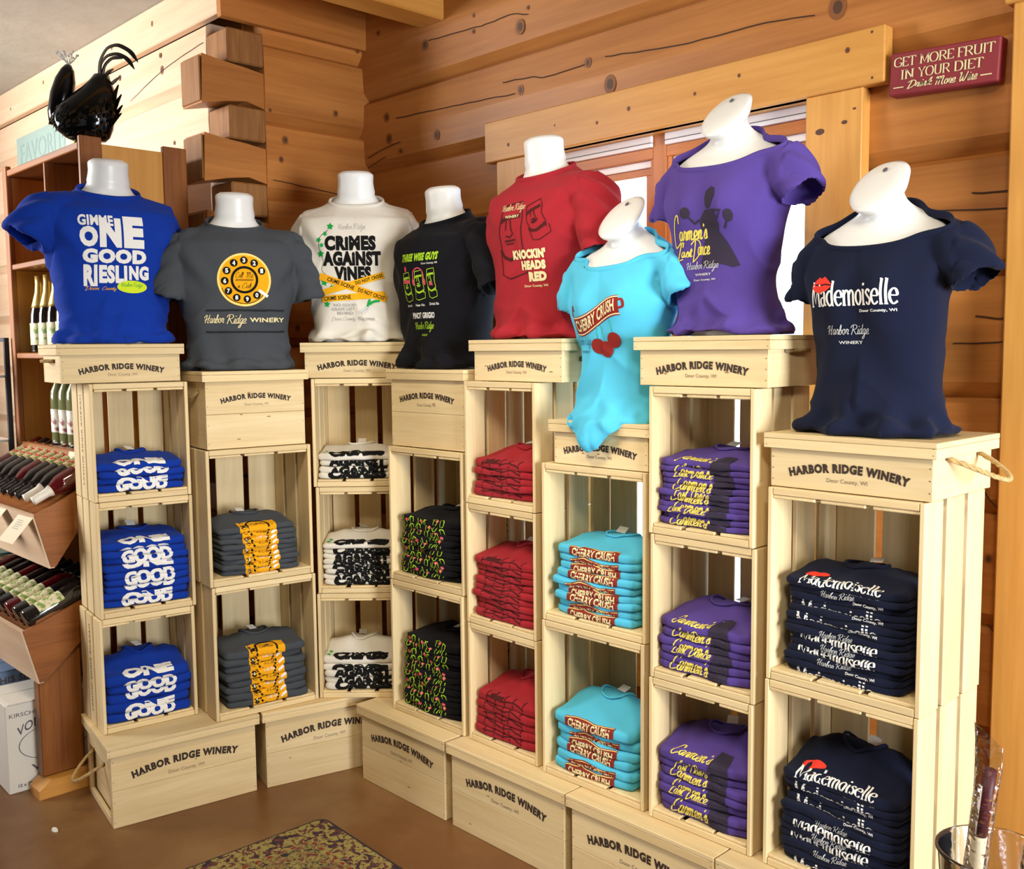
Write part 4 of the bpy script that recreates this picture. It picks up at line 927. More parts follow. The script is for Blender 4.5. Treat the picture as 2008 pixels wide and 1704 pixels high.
DES['grey'] = lambda k, r: [(rect2(-.062, .062, -.03, .028), 'tape'), (join2(stroke2([(-.04, .03), (-.025, -.005), (.02, -.012), (.035, .03)], .007, smooth=True), disc2(-.048, .004+.01*(k % 2), .011, .011, 16)), 'black'), (join2(fit(script('a Cab' if k % 2 else 'Call Me', .09), -.012, .028, .004, .018), row(str(7-k % 3), -.0515, -.0445, -.002+.01*(k % 2), .010+.01*(k % 2), .05)), 'black' if k % 2 else 'white'), (stroke2([(.04, .0), (.06, .012)], .008), 'white')]
DES['white'] = lambda k, r: [(A('AGAiNST' if k % 3 else 'CRiMES', .205, *((-.026, .014) if k % 2 else (-.012, .028)), .09), 'black')]
def neon(k, r):
    G, Pk = [], []
    for i in range(6):
        cx = -.095+.038*i+r.uniform(-.004, .004); z = r.uniform(-.006, .012)
        cx -= .022; a0 = r.uniform(0, 6.3); arc = [(cx+.013*cos(a0+q*.5), z+.012*sin(a0+q*.5)) for q in range(9)]; G += [stroke2(arc, .0028), stroke2([(cx-.010, z+.014), (cx-.004, z+.004), (cx-.006, z-.012)], .0022)]
        if r.random() < .45: Pk.append(disc2(cx+.012, z+.004, .008, .005, 10))
    out = [(join2(*G), 'lime')]
    if Pk: out.append((join2(*Pk), 'pink'))
    return out
DES['black'] = neon
def redlines(k, r):
    L = []
    for cx in (-.085, -.045, .0, .03, .075): 
        a = r.uniform(-.012, .012); L.append(stroke2([(cx, .035), (cx+a*.5, .01), (cx+a, -.03)], .0045))
    L.append(stroke2([(-.09, .006+.01*(k % 2)), (-.05, .010), (.0, .004), (.035, .012), (.08, .002)], .004)); return [(join2(*L), 'darkred')]
DES['red'] = redlines
def cherry(k, r):
    y = [-.004, -.014, .002][k % 3]
    return [(poly2([(-.088, y-.018), (-.03, y-.012), (.03, y-.020), (.088, y-.010), (.088, y+.022), (.03, y+.014), (-.03, y+.024), (-.088, y+.014)]), 'brown'),
            (join2(stroke2([(-.086, y+.011), (-.03, y+.020), (.03, y+.011), (.086, y+.018)], .0018)), 'lightyellow'),
            (A('CHERRY CRUSH', .150, y-.012, y+.010, .035, 0, .15), 'cream')]
DES['aqua'] = cherry
DES['purple'] = lambda k, r: [(poly2([(.02, -.03), (.085, -.03), (.075, .04), (.03, .04)]), 'charcoal'), (fit(script("Carmen's" if k % 3 != 2 else 'Last Dance', .15), -.095+.01*(k % 2), .022, *((-.018, .018) if k % 2 else (-.006, .026))), 'gold')]
def mad(k, r):
    o = []
    if k % 5 in (0, 3): o.append((fit(strokes('Mademoiselle', GL, .15, .05, 0, 0), -.110, .085, -.012 if k % 2 else -.026, .026 if k % 2 else .010), 'white'))
    elif k % 2: o.append((A('Door County, WI', .070, -.002, .006, .03, .055), 'white'))
    else: o.append((fit(script('Harbor Ridge', .09), -.05, .03, -.014, .010), 'silver'))
    return o
DES['navy'] = mad
TOPDES = {
 'blue': lambda: [(A('ONE', .165, .004, .052, .075), 'white'), (A('GOOD', .165, -.036, -.004, .075), 'white')],
 'grey': lambda: [(rect2(-.065, .065, -.02, .050), 'tape'), (join2(stroke2([(-.034, -.02), (-.034, .035), (.0, .050), (.034, .035), (.034, -.02)], .007, smooth=True), disc2(-.050, .012, .011, None, 16)), 'black'), (fit(script('Call Me', .08), -.024, .026, .014, .036), 'black')],
 'white': lambda: [(A('CRiMES', .20, .004, .046, .09), 'black'), (join2(leaf(-.118, .03, .010, .3), leaf(-.112, .052, .009, .9)), 'green')],
 'black': lambda: neon(0, random.Random(4)), 'red': lambda: redlines(0, random.Random(3))+[(rect2(-.07, -.01, .006, .02), 'darkred')], 'aqua': lambda: cherry(2, None),
 'purple': lambda: [(fit(script("Carmen's", .13), -.09, .03, .006, .048), 'gold'), (fit(script('Last Dance', .13), -.07, .03, -.026, .0), 'gold'), (poly2([(.02, -.03), (.085, -.03), (.070, .06), (.035, .06)]), 'charcoal')],
 'navy': lambda: [(fit(strokes('Mademoiselle', GL, .15, .05, 0, 0), -.105, .095, .000, .044), 'white'), (join2(disc2(-.078, .050, .030, .011, 16)), 'lips'), (A('Door County, WI', .075, -.014, -.006, .03, .055), 'white')]}
NM = dict(blue='royal blue folded t-shirt', grey='charcoal folded t-shirt', white='off-white folded t-shirt', black='black folded t-shirt',
          red='dark red folded t-shirt', aqua='aqua folded t-shirt', purple='purple folded t-shirt', navy='navy folded t-shirt')
PN = {'lettering': 'lettering'}
ORDN = ['topmost', 'second', 'third', 'fourth', 'fifth', 'sixth', 'seventh', 'eighth', 'ninth', 'tenth', 'eleventh', 'twelfth', 'thirteenth', 'fourteenth', 'fifteenth']
STK = [  # column, crate (0 = lowest), cloth, count, thickness, width, depth, top bulge, x centre shift
 ('C1', 2, 'blue', 4, .0225, .278, .19, .030, 0), ('C1', 1, 'blue', 9, .0235, .278, .20, .030, .004), ('C1', 0, 'blue', 5, .0300, .278, .19, .055, .002),
 ('C2', 1, 'grey', 9, .0175, .275, .20, .036, 0), ('C2', 0, 'grey', 8, .0235, .290, .20, .034, .004),
 ('C3', 2, 'white', 4, .0215, .278, .19, .024, 0), ('C3', 1, 'white', 8, .0185, .278, .19, .028, 0), ('C3', 0, 'white', 5, .0225, .278, .19, .050, -.004),
 ('C4', 1, 'black', 10, .0195, .290, .20, .026, -.012), ('C4', 0, 'black', 12, .0200, .285, .20, .016, -.008),
 ('C5', 2, 'red', 5, .0215, .278, .19, .045, 0), ('C5', 1, 'red', 9, .0205, .278, .20, .040, -.003), ('C5', 0, 'red', 5, .0265, .278, .19, .050, -.003),
 ('C6', 1, 'aqua', 9, .0215, .290, .20, .030, -.008), ('C6', 0, 'aqua', 6, .0265, .290, .20, .060, -.010),
 ('C7', 2, 'purple', 11, .0150, .278, .19, .026, -.002), ('C7', 1, 'purple', 6, .0215, .278, .19, .044, -.002), ('C7', 0, 'purple', 7, .0235, .278, .19, .060, 0),
 ('C8', 1, 'navy', 14, .0158, .290, .20, .030, -.006), ('C8', 0, 'navy', 12, .0178, .292, .20, .075, -.006)]
for cn, lv, cl, n, t, w, d, tp, sx in STK:
    W, D, H = MED if COLS[cn][3] == 3 else BIG; base, a = CR_INFO[(cn, lv)]; rnd = random.Random(cn+str(lv)+'s')
    tt = t; z = .0270
    for k in range(n):
        topm = (k == n-1); var = k % 5; sdv = hash_ = {'blue': 1, 'grey': 2, 'white': 3, 'black': 4, 'red': 5, 'aqua': 6, 'purple': 7, 'navy': 8}[cl]*10.3+var*1.7
        sl = 0
        if topm: key = ('top', cl, cn, lv); th = tt*1.15; tpp = tp; sdv += lv*2.3
        else: key = ('f', cl, t, w, var); th = tt*1.04; tpp = 0
        me = shared(key, lambda: fold_mesh(w, d, th, sdv, 'cloth_'+cl, tpp))
        ox = (W/2+sx+rnd.uniform(-.006, .006)); oy = .020+rnd.uniform(-.005, .006)+(.006 if k > n*.6 else 0)
        loc = (base.x+ox*cos(a)-oy*sin(a), base.y+ox*sin(a)+oy*cos(a), base.z+z)
        pos = ORDN[n-1-k] if k else 'bottom'
        pos = pos if pos in ('topmost', 'bottom') else pos+' from the top'
        o = link('folded_t_shirt', me, None, loc, a+radians(rnd.uniform(-3.0, 3.0)))
        tag(o, '%s, %s, %s crate %s' % (NM[cl], pos, LV[COLS[cn][3]][lv], ORD[cn]), 'folded t-shirt', 'folded t-shirts stacked in the crates')
        des = TOPDES[cl]() if topm else DES[cl](k, random.Random(var))
        for i, (el, ink) in enumerate(des):
            pk = ('p',)+key+(i, ink, k % 3 if not topm else 0, k % 4 if cl in ('blue', 'grey') else k % 5)
            pm = shared(pk, lambda: fold_print(w, d, th, sdv, el, tpp, 0, 0, .0011+.0003*i).mesh('print', 'ink_'+ink))
            link('lettering' if ink in ('white', 'gold', 'cream', 'silver') else 'graphic', pm, o)
        if topm:
            S, r_ = fold_surf(w, d, th, sdv, tpp); L0 = r_*pi/2
            c = S(.05+rnd.uniform(-.15, .15), L0+.125); mbt = MB().box(-.014, .014, -.002, .026, 0, .0012, 0)
            tg = mbt.obj('neck_tag', 'tagwhite', o, loc=(c.x, c.y, c.z+.003)); tg.rotation_euler = (radians(rnd.uniform(5, 28)), radians(rnd.uniform(-10, 10)), radians(rnd.uniform(-30, 30)))
            ringp = [S(.34*cos(q), L0+.125+.045*sin(q))+Vector((0, 0, .0035)) for q in [2*pi*i/24 for i in range(24)]]
            MB().tube(ringp, .004, 6, closed=True).obj('collar', 'cloth_'+cl, o, True)
        z += tt

# ------------------------------------------------------------ wine display rack on the left
RX1, RX0, RY0, RY1, RH = -3.47, -4.265, 1.334, 1.718, 2.255
rack = empty('wine_display_rack', (RX1, RY0, 0), label='tall stained wooden wine rack with open shelves above two slanted bottle bins', cat='rack')
def rp(name, x0, x1, y0, y1, z0, z1, ax, b=.003, mat='rack_'):
    return MB().box(x0-RX1, x1-RX1, y0-RY0, y1-RY0, z0, z1, b).obj(name, mat+ax, rack)
rp('post', RX1-.02, RX1+.0, RY0, RY0+.075, 0, RH, 'Z'); rp('post', RX1-.02, RX1+.0, RY1-.09, RY1, 0, RH, 'Z')
rp('side_panel', RX1-.018, RX1-.004, RY0+.076, RY1-.091, .30, RH-.022, 'Z', .001, 'trim_')
rp('side_panel', RX0+.002, RX0+.02, RY0+.02, RY1, 0, RH-.02, 'Z', .001, 'trim_')
rp('post', RX0, RX0+.05, RY0-.004, RY0+.016, 0, RH-.005, 'Z')
rp('divider', -3.835, -3.822, RY0+.005, RY1-.012, 1.868, RH-.025, 'Z', .001)
rp('top_board', RX0+.02, RX1-.021, RY0+.0, RY1, RH-.045, RH-.02, 'X')
rp('back_panel', RX0+.021, RX1-.021, RY1-.010, RY1-.001, .7, RH-.046, 'Z', .0, 'rack_')
for z in (1.868, 1.519, 1.165): rp('shelf', RX0+.021, RX1-.021, RY0+.001, RY1-.011, z-.022, z, 'X')
# slanted bins
BX0, BX1 = RX0+.03, RX1-.024
def bin_(y0, z0, y1, z1, lip, th=.016):
    P = [(y0, z0), (y1, z1), (y1+.0, z1-th), (y0+.0, z0-th)]
    MB().prism([(p[0]-RY0, p[1]) for p in P], BX0-RX1, BX1-RX1, 'X').obj('bin_shelf', 'rack_X', rack)
    MB().prism([(y0-.018-RY0, z0+lip), (y0-RY0, z0+lip), (y0+.048-RY0, z0-.17), (y0+.030-RY0, z0-.17)], BX0-RX1-.01, BX1-RX1+.012, 'X').obj('bin_front', 'lit_pale_X', rack)  # paler than the rack wood: strong light from the left put into the colour
    MB().prism([(y0-.012-RY0, z0+lip), (y1-RY0, z1+lip), (y1-RY0, z1-.06), (y0+.05-RY0, z0-.165), (y0+.034-RY0, z0-.165)], BX1-RX1+.003, BX1-RX1+.017, 'X').obj('bin_side', 'rack_Y', rack)
U0, U1 = (1.14, .955), (1.335, 1.055)
D0, D1 = (1.085, .565), (1.375, .676)
bin_(*U0, *U1, .018); bin_(*D0, *D1, .020)
rp('post', RX1-.070, RX1-.020, 1.117, 1.262, .062, .635, 'Z', .004)
MB().prism([(1.09-RY0, 0), (1.40-RY0, 0), (1.40-RY0, .055), (1.37-RY0, .06), (1.13-RY0, .06), (1.09-RY0, .03)], -.075, .018, 'X').obj('foot', 'trim_Y', rack)
for o_ in range(3): MB().box(BX0-RX1+.01, BX1-RX1-.01, .02, .06, .30+.1*o_, .33+.1*o_, .002).obj('rail', 'rack_X', rack)
# price cards on the bin fronts
for (x, z, yy) in [(-3.80, .955, 1.118), (-3.53, .955, 1.118), (-4.02, .570, 1.060), (-3.62, 1.150, 1.330)]:
    cdd = MB().box(-.060, .060, -.0008, 0, -.105, .0, 0).obj('price_card', 'paper', None, loc=(x, yy, z+.012)); cdd.rotation_euler = (radians(-42 if yy < 1.2 else -8), 0, radians(4))
    e = join2(*[rect2(-.03, .012+.02*((i*7) % 3)/3, -.02-.008*i, -.0175-.008*i) for i in range(5)])
    MB().add([(p[0], -.0014, p[1]) for p in e[0]], e[1]).obj('printing', 'ink_greytext', cdd)
    tag(cdd, {-3.80: 'cream price card on the upper bottle bin, left one', -3.53: 'cream price card on the upper bottle bin beside the blue t-shirt crates', -4.02: 'cream price card on the lower bottle bin at the photo edge', -3.62: 'pale price card hanging from the lowest upright shelf'}[x], 'price card', 'price cards on the wine rack')
# ------------------------------------------------------------ bottles (axis = local Z)
def bottle_mesh(kind):
    if kind == 'sparkling': return [(.0, 0), (.040, .0), (.043, .006), (.043, .12), (.041, .15), (.032, .19), (.020, .235), (.0165, .27), (.0175, .30), (.0, .302)]
    return [(.0, 0), (.034, 0), (.0365, .006), (.0365, .185), (.034, .205), (.022, .232), (.0148, .25), (.0142, .298), (.0155, .302), (.0, .303)]
def make_bottle(kind, glass, foil, label):
    root = link('wine_bottle', None)
    prof = bottle_mesh(kind)
    b = MB(); b.loft(lathe([(max(r, .0005), z) for r, z in prof], 18)); link('glass_body', shared(('b', kind, glass), lambda: b.mesh('glass_body', glass, True)), root)
    z0 = .175 if kind == 'sparkling' else .235
    fp = [(r+.0008, z) for r, z in resample([(p[0], p[1], 0, 0) for p in prof], 3) for r, z in [(r, z)]] if False else None
    def fm():
        mb = MB(); pts = [p for p in [(r+.0009, z) for (r, z, _, _) in [(q[0], q[1], 0, 0) for q in prof]] if p[1] >= z0-.001]
        # interpolate the start radius
        for (r0, a), (r1, c) in zip(prof, prof[1:]):
            if a < z0 <= c: pts = [(r0+(r1-r0)*(z0-a)/(c-a)+.0009, z0)]+pts
        mb.loft(lathe([(max(.0006, r), z+(.0006 if r < .005 else 0)) for r, z in pts], 18)); return mb.mesh('foil', foil, True)
    link('foil', shared(('f', kind, foil), fm), root)
    def lm():
        mb = MB(); R = (.0436 if kind == 'sparkling' else .0371); n = 14; za, zb = (.03, .115) if kind == 'sparkling' else (.045, .135)
        V = [(R*sin(-1.25+2.5*i/n), -R*cos(-1.25+2.5*i/n), z) for z in (za, zb) for i in range(n+1)]
        mb.add(V, [(i, i+1, n+2+i, n+1+i) for i in range(n)]); return mb.mesh('bottle_label', label, True)
    link('bottle_label', shared(('l', kind, label), lm), root)
    return root
def place_bottle(kind, glass, foil, label, loc, rot, text, group):
    r = make_bottle(kind, glass, foil, label); r.location = loc; r.rotation_euler = rot; tag(r, text, 'bottle', group); return r
for i in range(9):
    place_bottle('sparkling', 'glass_dark', 'foil_gold', 'label_vine', (-4.135+.092*(i % 5 if i < 5 else i-5)+(.03 if i >= 5 else 0), RY0+(.075 if i < 5 else .20), 1.520), (0, 0, radians(20)),
                 'gold-foiled sparkling wine bottle standing on the upper shelf, %s' % (['leftmost in front', 'second in front', 'third in front', 'fourth in front', 'beside the blue t-shirt'][i] if i < 5 else ['back row left', 'back row second', 'back row third', 'back row right'][i-5]), 'sparkling wine bottles on the shelf')
for i in range(4):
    place_bottle('wine', 'glass_clearwine', 'foil_black', 'label_cream', (-3.99+.082*i, RY0+.08, 1.166), (0, 0, radians(20)),
                 'white wine bottle with a cream label on the lower shelf, %s' % ['leftmost', 'second', 'third', 'rightmost'][i], 'white wine bottles on the shelf')
dU = math.atan2(U1[1]-U0[1], U1[0]-U0[0]); dD = math.atan2(D1[1]-D0[1], D1[0]-D0[0])
pos9 = ['leftmost', 'second from the left', 'third from the left', 'fourth from the left', 'fifth from the left', 'fourth from the right', 'third from the right', 'second from the right', 'rightmost']
for i in range(9):   # upper bin: necks to the front
    x = BX0+.042+.0835*i; y = U0[0]+.30*cos(dU)+.005; z = U0[1]+.30*sin(dU)+.062
    place_bottle('wine', 'glass_dark' if i % 4 else 'glass_red', 'foil_white' if i > 6 else ('foil_red' if i < 2 else 'foil_black'), 'label_berry', (x, y, z), (pi/2+dU, 0, 0) if False else (pi/2+dU, 0, 0),
                 'wine bottle lying neck forward in the upper slanted bin, %s' % pos9[i], 'wine bottles in the upper bin')
for i in range(9):   # lower bin: bases to the front, labels up
    x = BX0+.042+.0835*i; y = D0[0]+.012; z = D0[1]+.046
    o = place_bottle('wine', 'glass_dark' if i % 3 else 'glass_red', 'foil_black', 'label_vine', (x, y, z), (0, 0, 0),
                 'dark wine bottle lying base forward in the lower slanted bin, %s' % pos9[i], 'wine bottles in the lower bin')
    ax = Vector((0, cos(dD), sin(dD))); up = Vector((0, -sin(dD), cos(dD))); xx = (-up).cross(ax)*-1
    # local Z -> ax, local -Y (label side) -> up
    Yl = -up; Xl = Yl.cross(ax); o.rotation_euler = Matrix((Xl, Yl, ax)).transposed().to_euler()
for o in [q for q in bpy.data.objects if q.get('group') == 'wine bottles in the upper bin']:
    ax = Vector((0, -cos(dU), -sin(dU))); up = Vector((0, -sin(dU), cos(dU))); Yl = -up; Xl = Yl.cross(ax)
    o.rotation_euler = Matrix((Xl, Yl, ax)).transposed().to_euler()
# small crates and signs kept in the rack's top
sgn = empty('framed_sign', (-3.80, RY0+.03, 1.869), label='small framed sign in the top right compartment of the wine rack', cat='sign')
MB().box(.03, .30, 0, .018, .02, .19, .002).obj('frame', 'paper', sgn); MB().box(.05, .28, -.001, .0, .045, .165, 0).obj('face', 'tagwhite', sgn)
e = join2(*[rect2(.07+.01*(i % 2), .26-.02*(i % 3), .07+.02*i, .078+.02*i) for i in range(4)]); MB().add([(p[0], -.0018, p[1]) for p in e[0]], e[1]).obj('printing', 'ink_greytext', sgn)
bk = MB().box(0, .075, 0, .05, 0, .075, .002).obj('small_box', 'paper', None, loc=(-3.70, RY0+.04, RH-.0195)); tag(bk, 'small cream block with a green edge on top of the wine rack', 'box')
MB().box(.075, .083, -.001, .051, .0, .078, .001).obj('green_edge', 'ink_limeoval', bk)
# pale teal wooden sign fixed to the light log wall
plain('teal_paint', (.27, .37, .34, 1), .8); plain('teal_carved', (.23, .33, .31, 1), .85)
ts = empty('teal_sign', (-5.68, YL-.03, 2.465), label='pale teal wooden sign board with worn carved letters on the light log wall', cat='sign')
MB().box(0, .98, 0, .022, 0, .185, .003).obj('board', 'teal_paint', ts)
el = row('FAVORITES', .06, .80, .04, .145, .0); MB().add([(p[0], -.0008, p[1]) for p in el[0]], el[1]).obj('lettering', 'teal_carved', ts)

# ------------------------------------------------------------ black metal rooster
rs = empty('metal_rooster', (-3.575, 1.395, RH), radians(44), label='glossy black metal rooster sculpture on top of the wine rack', cat='sculpture')
# scale: local x to the right (tail), -x towards the neck, z up
B = []
for z, cx, rx, ry in [(0, .015, .055, .045), (.012, .01, .075, .055), (.04, .0, .098, .068), (.08, -.004, .110, .074), (.12, .012, .102, .070), (.15, .035, .082, .060), (.18, .052, .056, .046), (.205, .062, .036, .034), (.225, .068, .026, .026)]:
    B.append([(cx+rx*cos(2*pi*k/24), ry*sin(2*pi*k/24), z) for k in range(24)])
MB().loft(B).obj('body', 'black_metal', rs, True)
nk = [Vector((-.095, 0, .055)), Vector((-.088, 0, .10)), Vector((-.074, 0, .16)), Vector((-.060, 0, .21)), Vector((-.050, 0, .245)), Vector((-.047, 0, .262))]
MB().tube(nk, [.028, .038, .040, .034, .022, .010], 16).obj('neck', 'black_metal', rs, True)
fr = MB(); rr = random.Random(3)
for k in range(150):        # overlapping metal feathers on breast and wing
    t = rr.random(); a = rr.uniform(-2.9, -.2); z = .02+.16*t; i = min(7, int(t*8)); cx = [.01, 0, -.004, .0, .012, .03, .045, .055][i]; rx = [.08, .1, .111, .109, .102, .085, .065, .05][i]; ry = rx*.69
    c = Vector((cx+rx*cos(a), ry*sin(a), z)); n = Vector((cos(a), sin(a)*1.3, .1)).normalized(); up = Vector((-.5, 0, -.85)); up = (up-n*up.dot(n)).normalized(); sd = n.cross(up)
    w_, l_ = .008, .022
    fr.add([(c+n*.001)[:], (c+n*.004+sd*w_+up*l_*.4)[:], (c+n*.006+up*l_)[:], (c+n*.004-sd*w_+up*l_*.4)[:]], [(0, 1, 2, 3)])
tag(fr.obj('feathers', 'black_metal', rs), kind='stuff')
def band(P, w0, w1, name='tail_feather'):
    P = [Vector((a, b, c)) for a, b, c in P]; Q = []
    for i in range(len(P)-1):
        for k in range(4): Q.append(P[i].lerp(P[i+1], k/4))
    Q.append(P[-1])
    for _ in range(2): Q = [Q[0]]+[(Q[i-1]+Q[i]*2+Q[i+1])/4 for i in range(1, len(Q)-1)]+[Q[-1]]
    n = len(Q); V = []
    for i, q in enumerate(Q):
        w_ = w0+(w1-w0)*i/(n-1); w_ *= min(1, (n-1-i)/3+.15); t_ = (Q[min(n-1, i+1)]-Q[max(0, i-1)]).normalized(); d_ = Vector((-t_.z, .9, t_.x)).normalized()*w_/2; e_ = t_.cross(d_).normalized()*.0012; V += [(q-d_+e_)[:], (q+d_+e_)[:], (q+d_-e_)[:], (q-d_-e_)[:]]
    F = []
    for i in range(n-1):
        a = 4*i; F += [(a, a+1, a+5, a+4), (a+1, a+2, a+6, a+5), (a+2, a+3, a+7, a+6), (a+3, a, a+4, a+7)]
    MB().add(V, F).obj(name, 'black_metal', rs)
band([(.064, -.01, .21), (.068, -.01, .27), (.095, -.01, .315), (.135, -.012, .325), (.180, -.014, .300), (.205, -.016, .262)], .022, .016)
band([(.060, .01, .21), (.060, .01, .265), (.085, .012, .295), (.120, .014, .302), (.155, .016, .285), (.178, .018, .248)], .020, .016)
band([(.070, 0, .22), (.080, 0, .26), (.110, 0, .285), (.145, 0, .280)], .024, .018)
band([(.075, -.02, .20), (.095, -.02, .225), (.120, -.02, .240)], .026, .024)
band([(.078, .02, .19), (.100, .02, .205), (.125, .02, .225)], .026, .022)
for k, (x, z, an) in enumerate([(.110, .07, .9), (.118, .10, 1.0), (.122, .125, 1.15), (.108, .045, .7)]):
    d = Vector((cos(an), 0, sin(an))); c = Vector((x-.02, -.01*k+.01, z)); s_ = Vector((-d.z, 0, d.x))
    MB().loft([[(c+s_*.014+Vector((0, .002, 0)))[:], (c-s_*.014+Vector((0, .002, 0)))[:], (c-s_*.014-Vector((0, .002, 0)))[:], (c+s_*.014-Vector((0, .002, 0)))[:]],
               [(c+d*.07+s_*.002+Vector((0, .001, 0)))[:], (c+d*.07-s_*.002+Vector((0, .001, 0)))[:], (c+d*.07-s_*.002-Vector((0, .001, 0)))[:], (c+d*.07+s_*.002-Vector((0, .001, 0)))[:]]]).obj('wing_feather', 'black_metal', rs)
cb = MB()
for k in range(16):
    a = rr.uniform(-.9, .9); b = rr.uniform(-.6, .6); L = rr.uniform(.03, .055); p0 = Vector((-.047, 0, .260)); p1 = p0+Vector((sin(a)*L, sin(b)*L*.6, cos(a)*L))
    cb.tube([p0, p0.lerp(p1, .5)+Vector((.003, 0, 0)), p1], .0014, 5)
    bm = bmesh.new(); bmesh.ops.create_icosphere(bm, subdivisions=1, radius=.0045); cb.add([(v.co+p1)[:] for v in bm.verts], [[v.index for v in f.verts] for f in bm.faces]); bm.free()
tag(cb.obj('comb', 'ink_silver', rs), kind='stuff')

# ------------------------------------------------------------ cartons on the floor
def carton(loc, rz_, W, D, H, label, face, side=None):
    r = empty('carton', loc, rz_, label=label, cat='box'); MB().box(0, W, 0, D, 0, H, .003).obj('body', 'carton', r)
    MB().box(W*.0+.01, W-.01, -.004+.0, D*.5-.002, H, H+.004, .001).obj('flap', 'carton', r); MB().box(.01, W-.01, D*.5+.002, D-.01, H, H+.004, .001).obj('flap', 'carton', r)
    for i, el in enumerate(face): MB().add([(p[0], -.0008, p[1]) for p in el[0]], el[1]).obj('printing', 'carton_ink', r)
    for el in (side or []): MB().add([(-.0008, p[0], p[1]) for p in el[0]], el[1]).obj('printing', 'cloth_purple', r)
    return r
ell = disc2(.155, .160, .118, .062, 36, .975)
def arc_up(s_, x0, x1, zb, h, rise): return warp(refine(row(s_, x0, x1, 0, h, .01), .02), lambda x, y: (x, zb+y+rise*sin(pi*(x+.0)/.31)))
cface = [row('KIRSCHE', .012, .105, .268, .282, .0), arc_up('VON STIEHL' if False else 'VON', .035, .115, .178, .032, .055), ell, row('WINE', .075, .235, .066, .088, .01), row('www.', .12, .20, .046, .053, 0), row('12 x 750ml', .03, .10, .018, .030, .03), disc2(.155, .160, .045, .022, 20), row('E', .232, .25, .205, .23, .02)]
cside = [disc2(.13, .19, .05, .06, 24, .95), disc2(.12, .09, .022, None, 16), row('WINE', .07, .19, .235, .25, .01)]
carton((-3.570, 1.030, 0), radians(88), .31, .24, .315, 'white wine carton with an oval emblem on the floor beside the rack foot', cface, cside)
MATS['carton_blue'] = None; plain('carton_blue', (.20, .30, .50, 1), .8)
c2 = carton((-3.87, 1.06, 0), radians(88), .26, .24, .28, 'white carton with dark print behind the oval emblem carton', [row('THIS SIDE UP', .02, .24, .20, .225, .03), row('FRAGILE', .02, .18, .15, .175, .03)])
c3 = carton((-3.87, 1.06, .286), radians(88), .26, .22, .06, 'blue-topped carton lying on the rear carton under the bin', [row('THIS SIDE UP', .02, .24, .015, .04, .03)])
for ch in c3.children:
    if ch.name.startswith(('flap', 'body')): ch.data = ch.data.copy(); ch.data.materials[0] = MATS['carton_blue']
chip = MB(); v, f = disc2(0, 0, .018, .009, 9); chip.loft([[(x, y, 0) for x, y in v], [(x*.8, y*.8, .005) for x, y in v]]).obj('paper_scrap', 'tagwhite', None, loc=(-3.20, 1.05, .0005)); tag(bpy.data.objects['paper_scrap'], 'tiny white scrap on the floor left of the roped box', 'scrap')

# ------------------------------------------------------------ patterned rug
rug = empty('patterned_rug', (-2.665+.012, 1.699-.0, 0), radians(-2), label='worn olive and maroon patterned rug with a dark bound edge on the floor', cat='rug')
RW, RL = 1.5, 2.3    # x to the right, y towards the camera (negative)
def rrect(x0, x1, y0, y1, r, n=6):
    P = []
    for cx, cy, a in ((x1-r, y1-r, 0), (x0+r, y1-r, 90), (x0+r, y0+r, 180), (x1-r, y0+r, 270)):
        for i in range(n+1): t = radians(a+90*i/n); P.append((cx+r*cos(t), cy+r*sin(t)))
    return P
def rug_layer(name, ins, r, z0, z1, mat):
    P = rrect(ins, RW-ins, -RL+ins, -ins, r); MB().prism(P, z0, z1, 'Z').obj(name, mat, rug)
rug_layer('binding', 0, .035, .0006, .0065, 'rug_edge'); rug_layer('outer_border', .008, .03, .0066, .0082, 'rug_outer')
rug_layer('guard_stripe', .105, .002, .0083, .0088, 'rug_guard'); rug_layer('inner_border', .125, .002, .0089, .0094, 'rug_field'); rug_layer('inner_stripe', .21, .002, .0095, .0100, 'rug_guard'); rug_layer('field', .225, .002, .0101, .0106, 'rug_outer')
dots = MB()
for i in range(34):
    for side in (0, 1):
        c = .115+.0 ; t = .135+i*.040
        if side == 0: v, f = disc2(RW-c if False else c, -t, .006, .009, 8)
        else: v, f = disc2(t, -c, .009, .006, 8)
        if t < (RL if side == 0 else RW)-.1: dots.add([(p[0], p[1], .0090) for p in v], f)
tag(dots.obj('border_dots', 'ink_brown', rug), kind='stuff')

# ------------------------------------------------------------ red sign on the window wall
plain('sign_red', (.235, .022, .030, 1), .6)
sg = empty('wooden_sign', (-1.160, YW-.052, 2.1375), label='dark red wooden sign with raised cream lettering on the log wall', cat='sign'); sg.rotation_euler = (0, radians(2.6), 0)
MB().box(0, .262, 0, .045, 0, .102, .003).obj('board', 'sign_red', sg)
def srow(s, x0, x1, z0, z1, mk='serif'):
    el = fit(strokes(s, GL, .14, .055, 0, .02), x0, x1, z0, z1) if mk == 'serif' else fit(script(s, .13), x0, x1, z0, z1)
    MB().add([(p[0], -.0016, p[1]) for p in el[0]], el[1]).obj('lettering', 'ink_cream', sg)
srow('GET', .010, .066, .067, .090); srow('MORE', .075, .158, .067, .090); srow('FRUIT', .166, .252, .067, .090)
srow('IN', .030, .062, .036, .059); srow('YOUR', .072, .150, .036, .059); srow('DIET', .160, .228, .036, .059)
srow('Drink', .046, .110, .010, .032, 's'); srow('More', .116, .166, .010, .031, 's'); srow('Wine', .174, .216, .010, .032, 's')
e = join2(rect2(.012, .038, .0165, .019), rect2(.222, .248, .0165, .019)); MB().add([(p[0], -.0016, p[1]) for p in e[0]], e[1]).obj('lettering', 'ink_cream', sg)

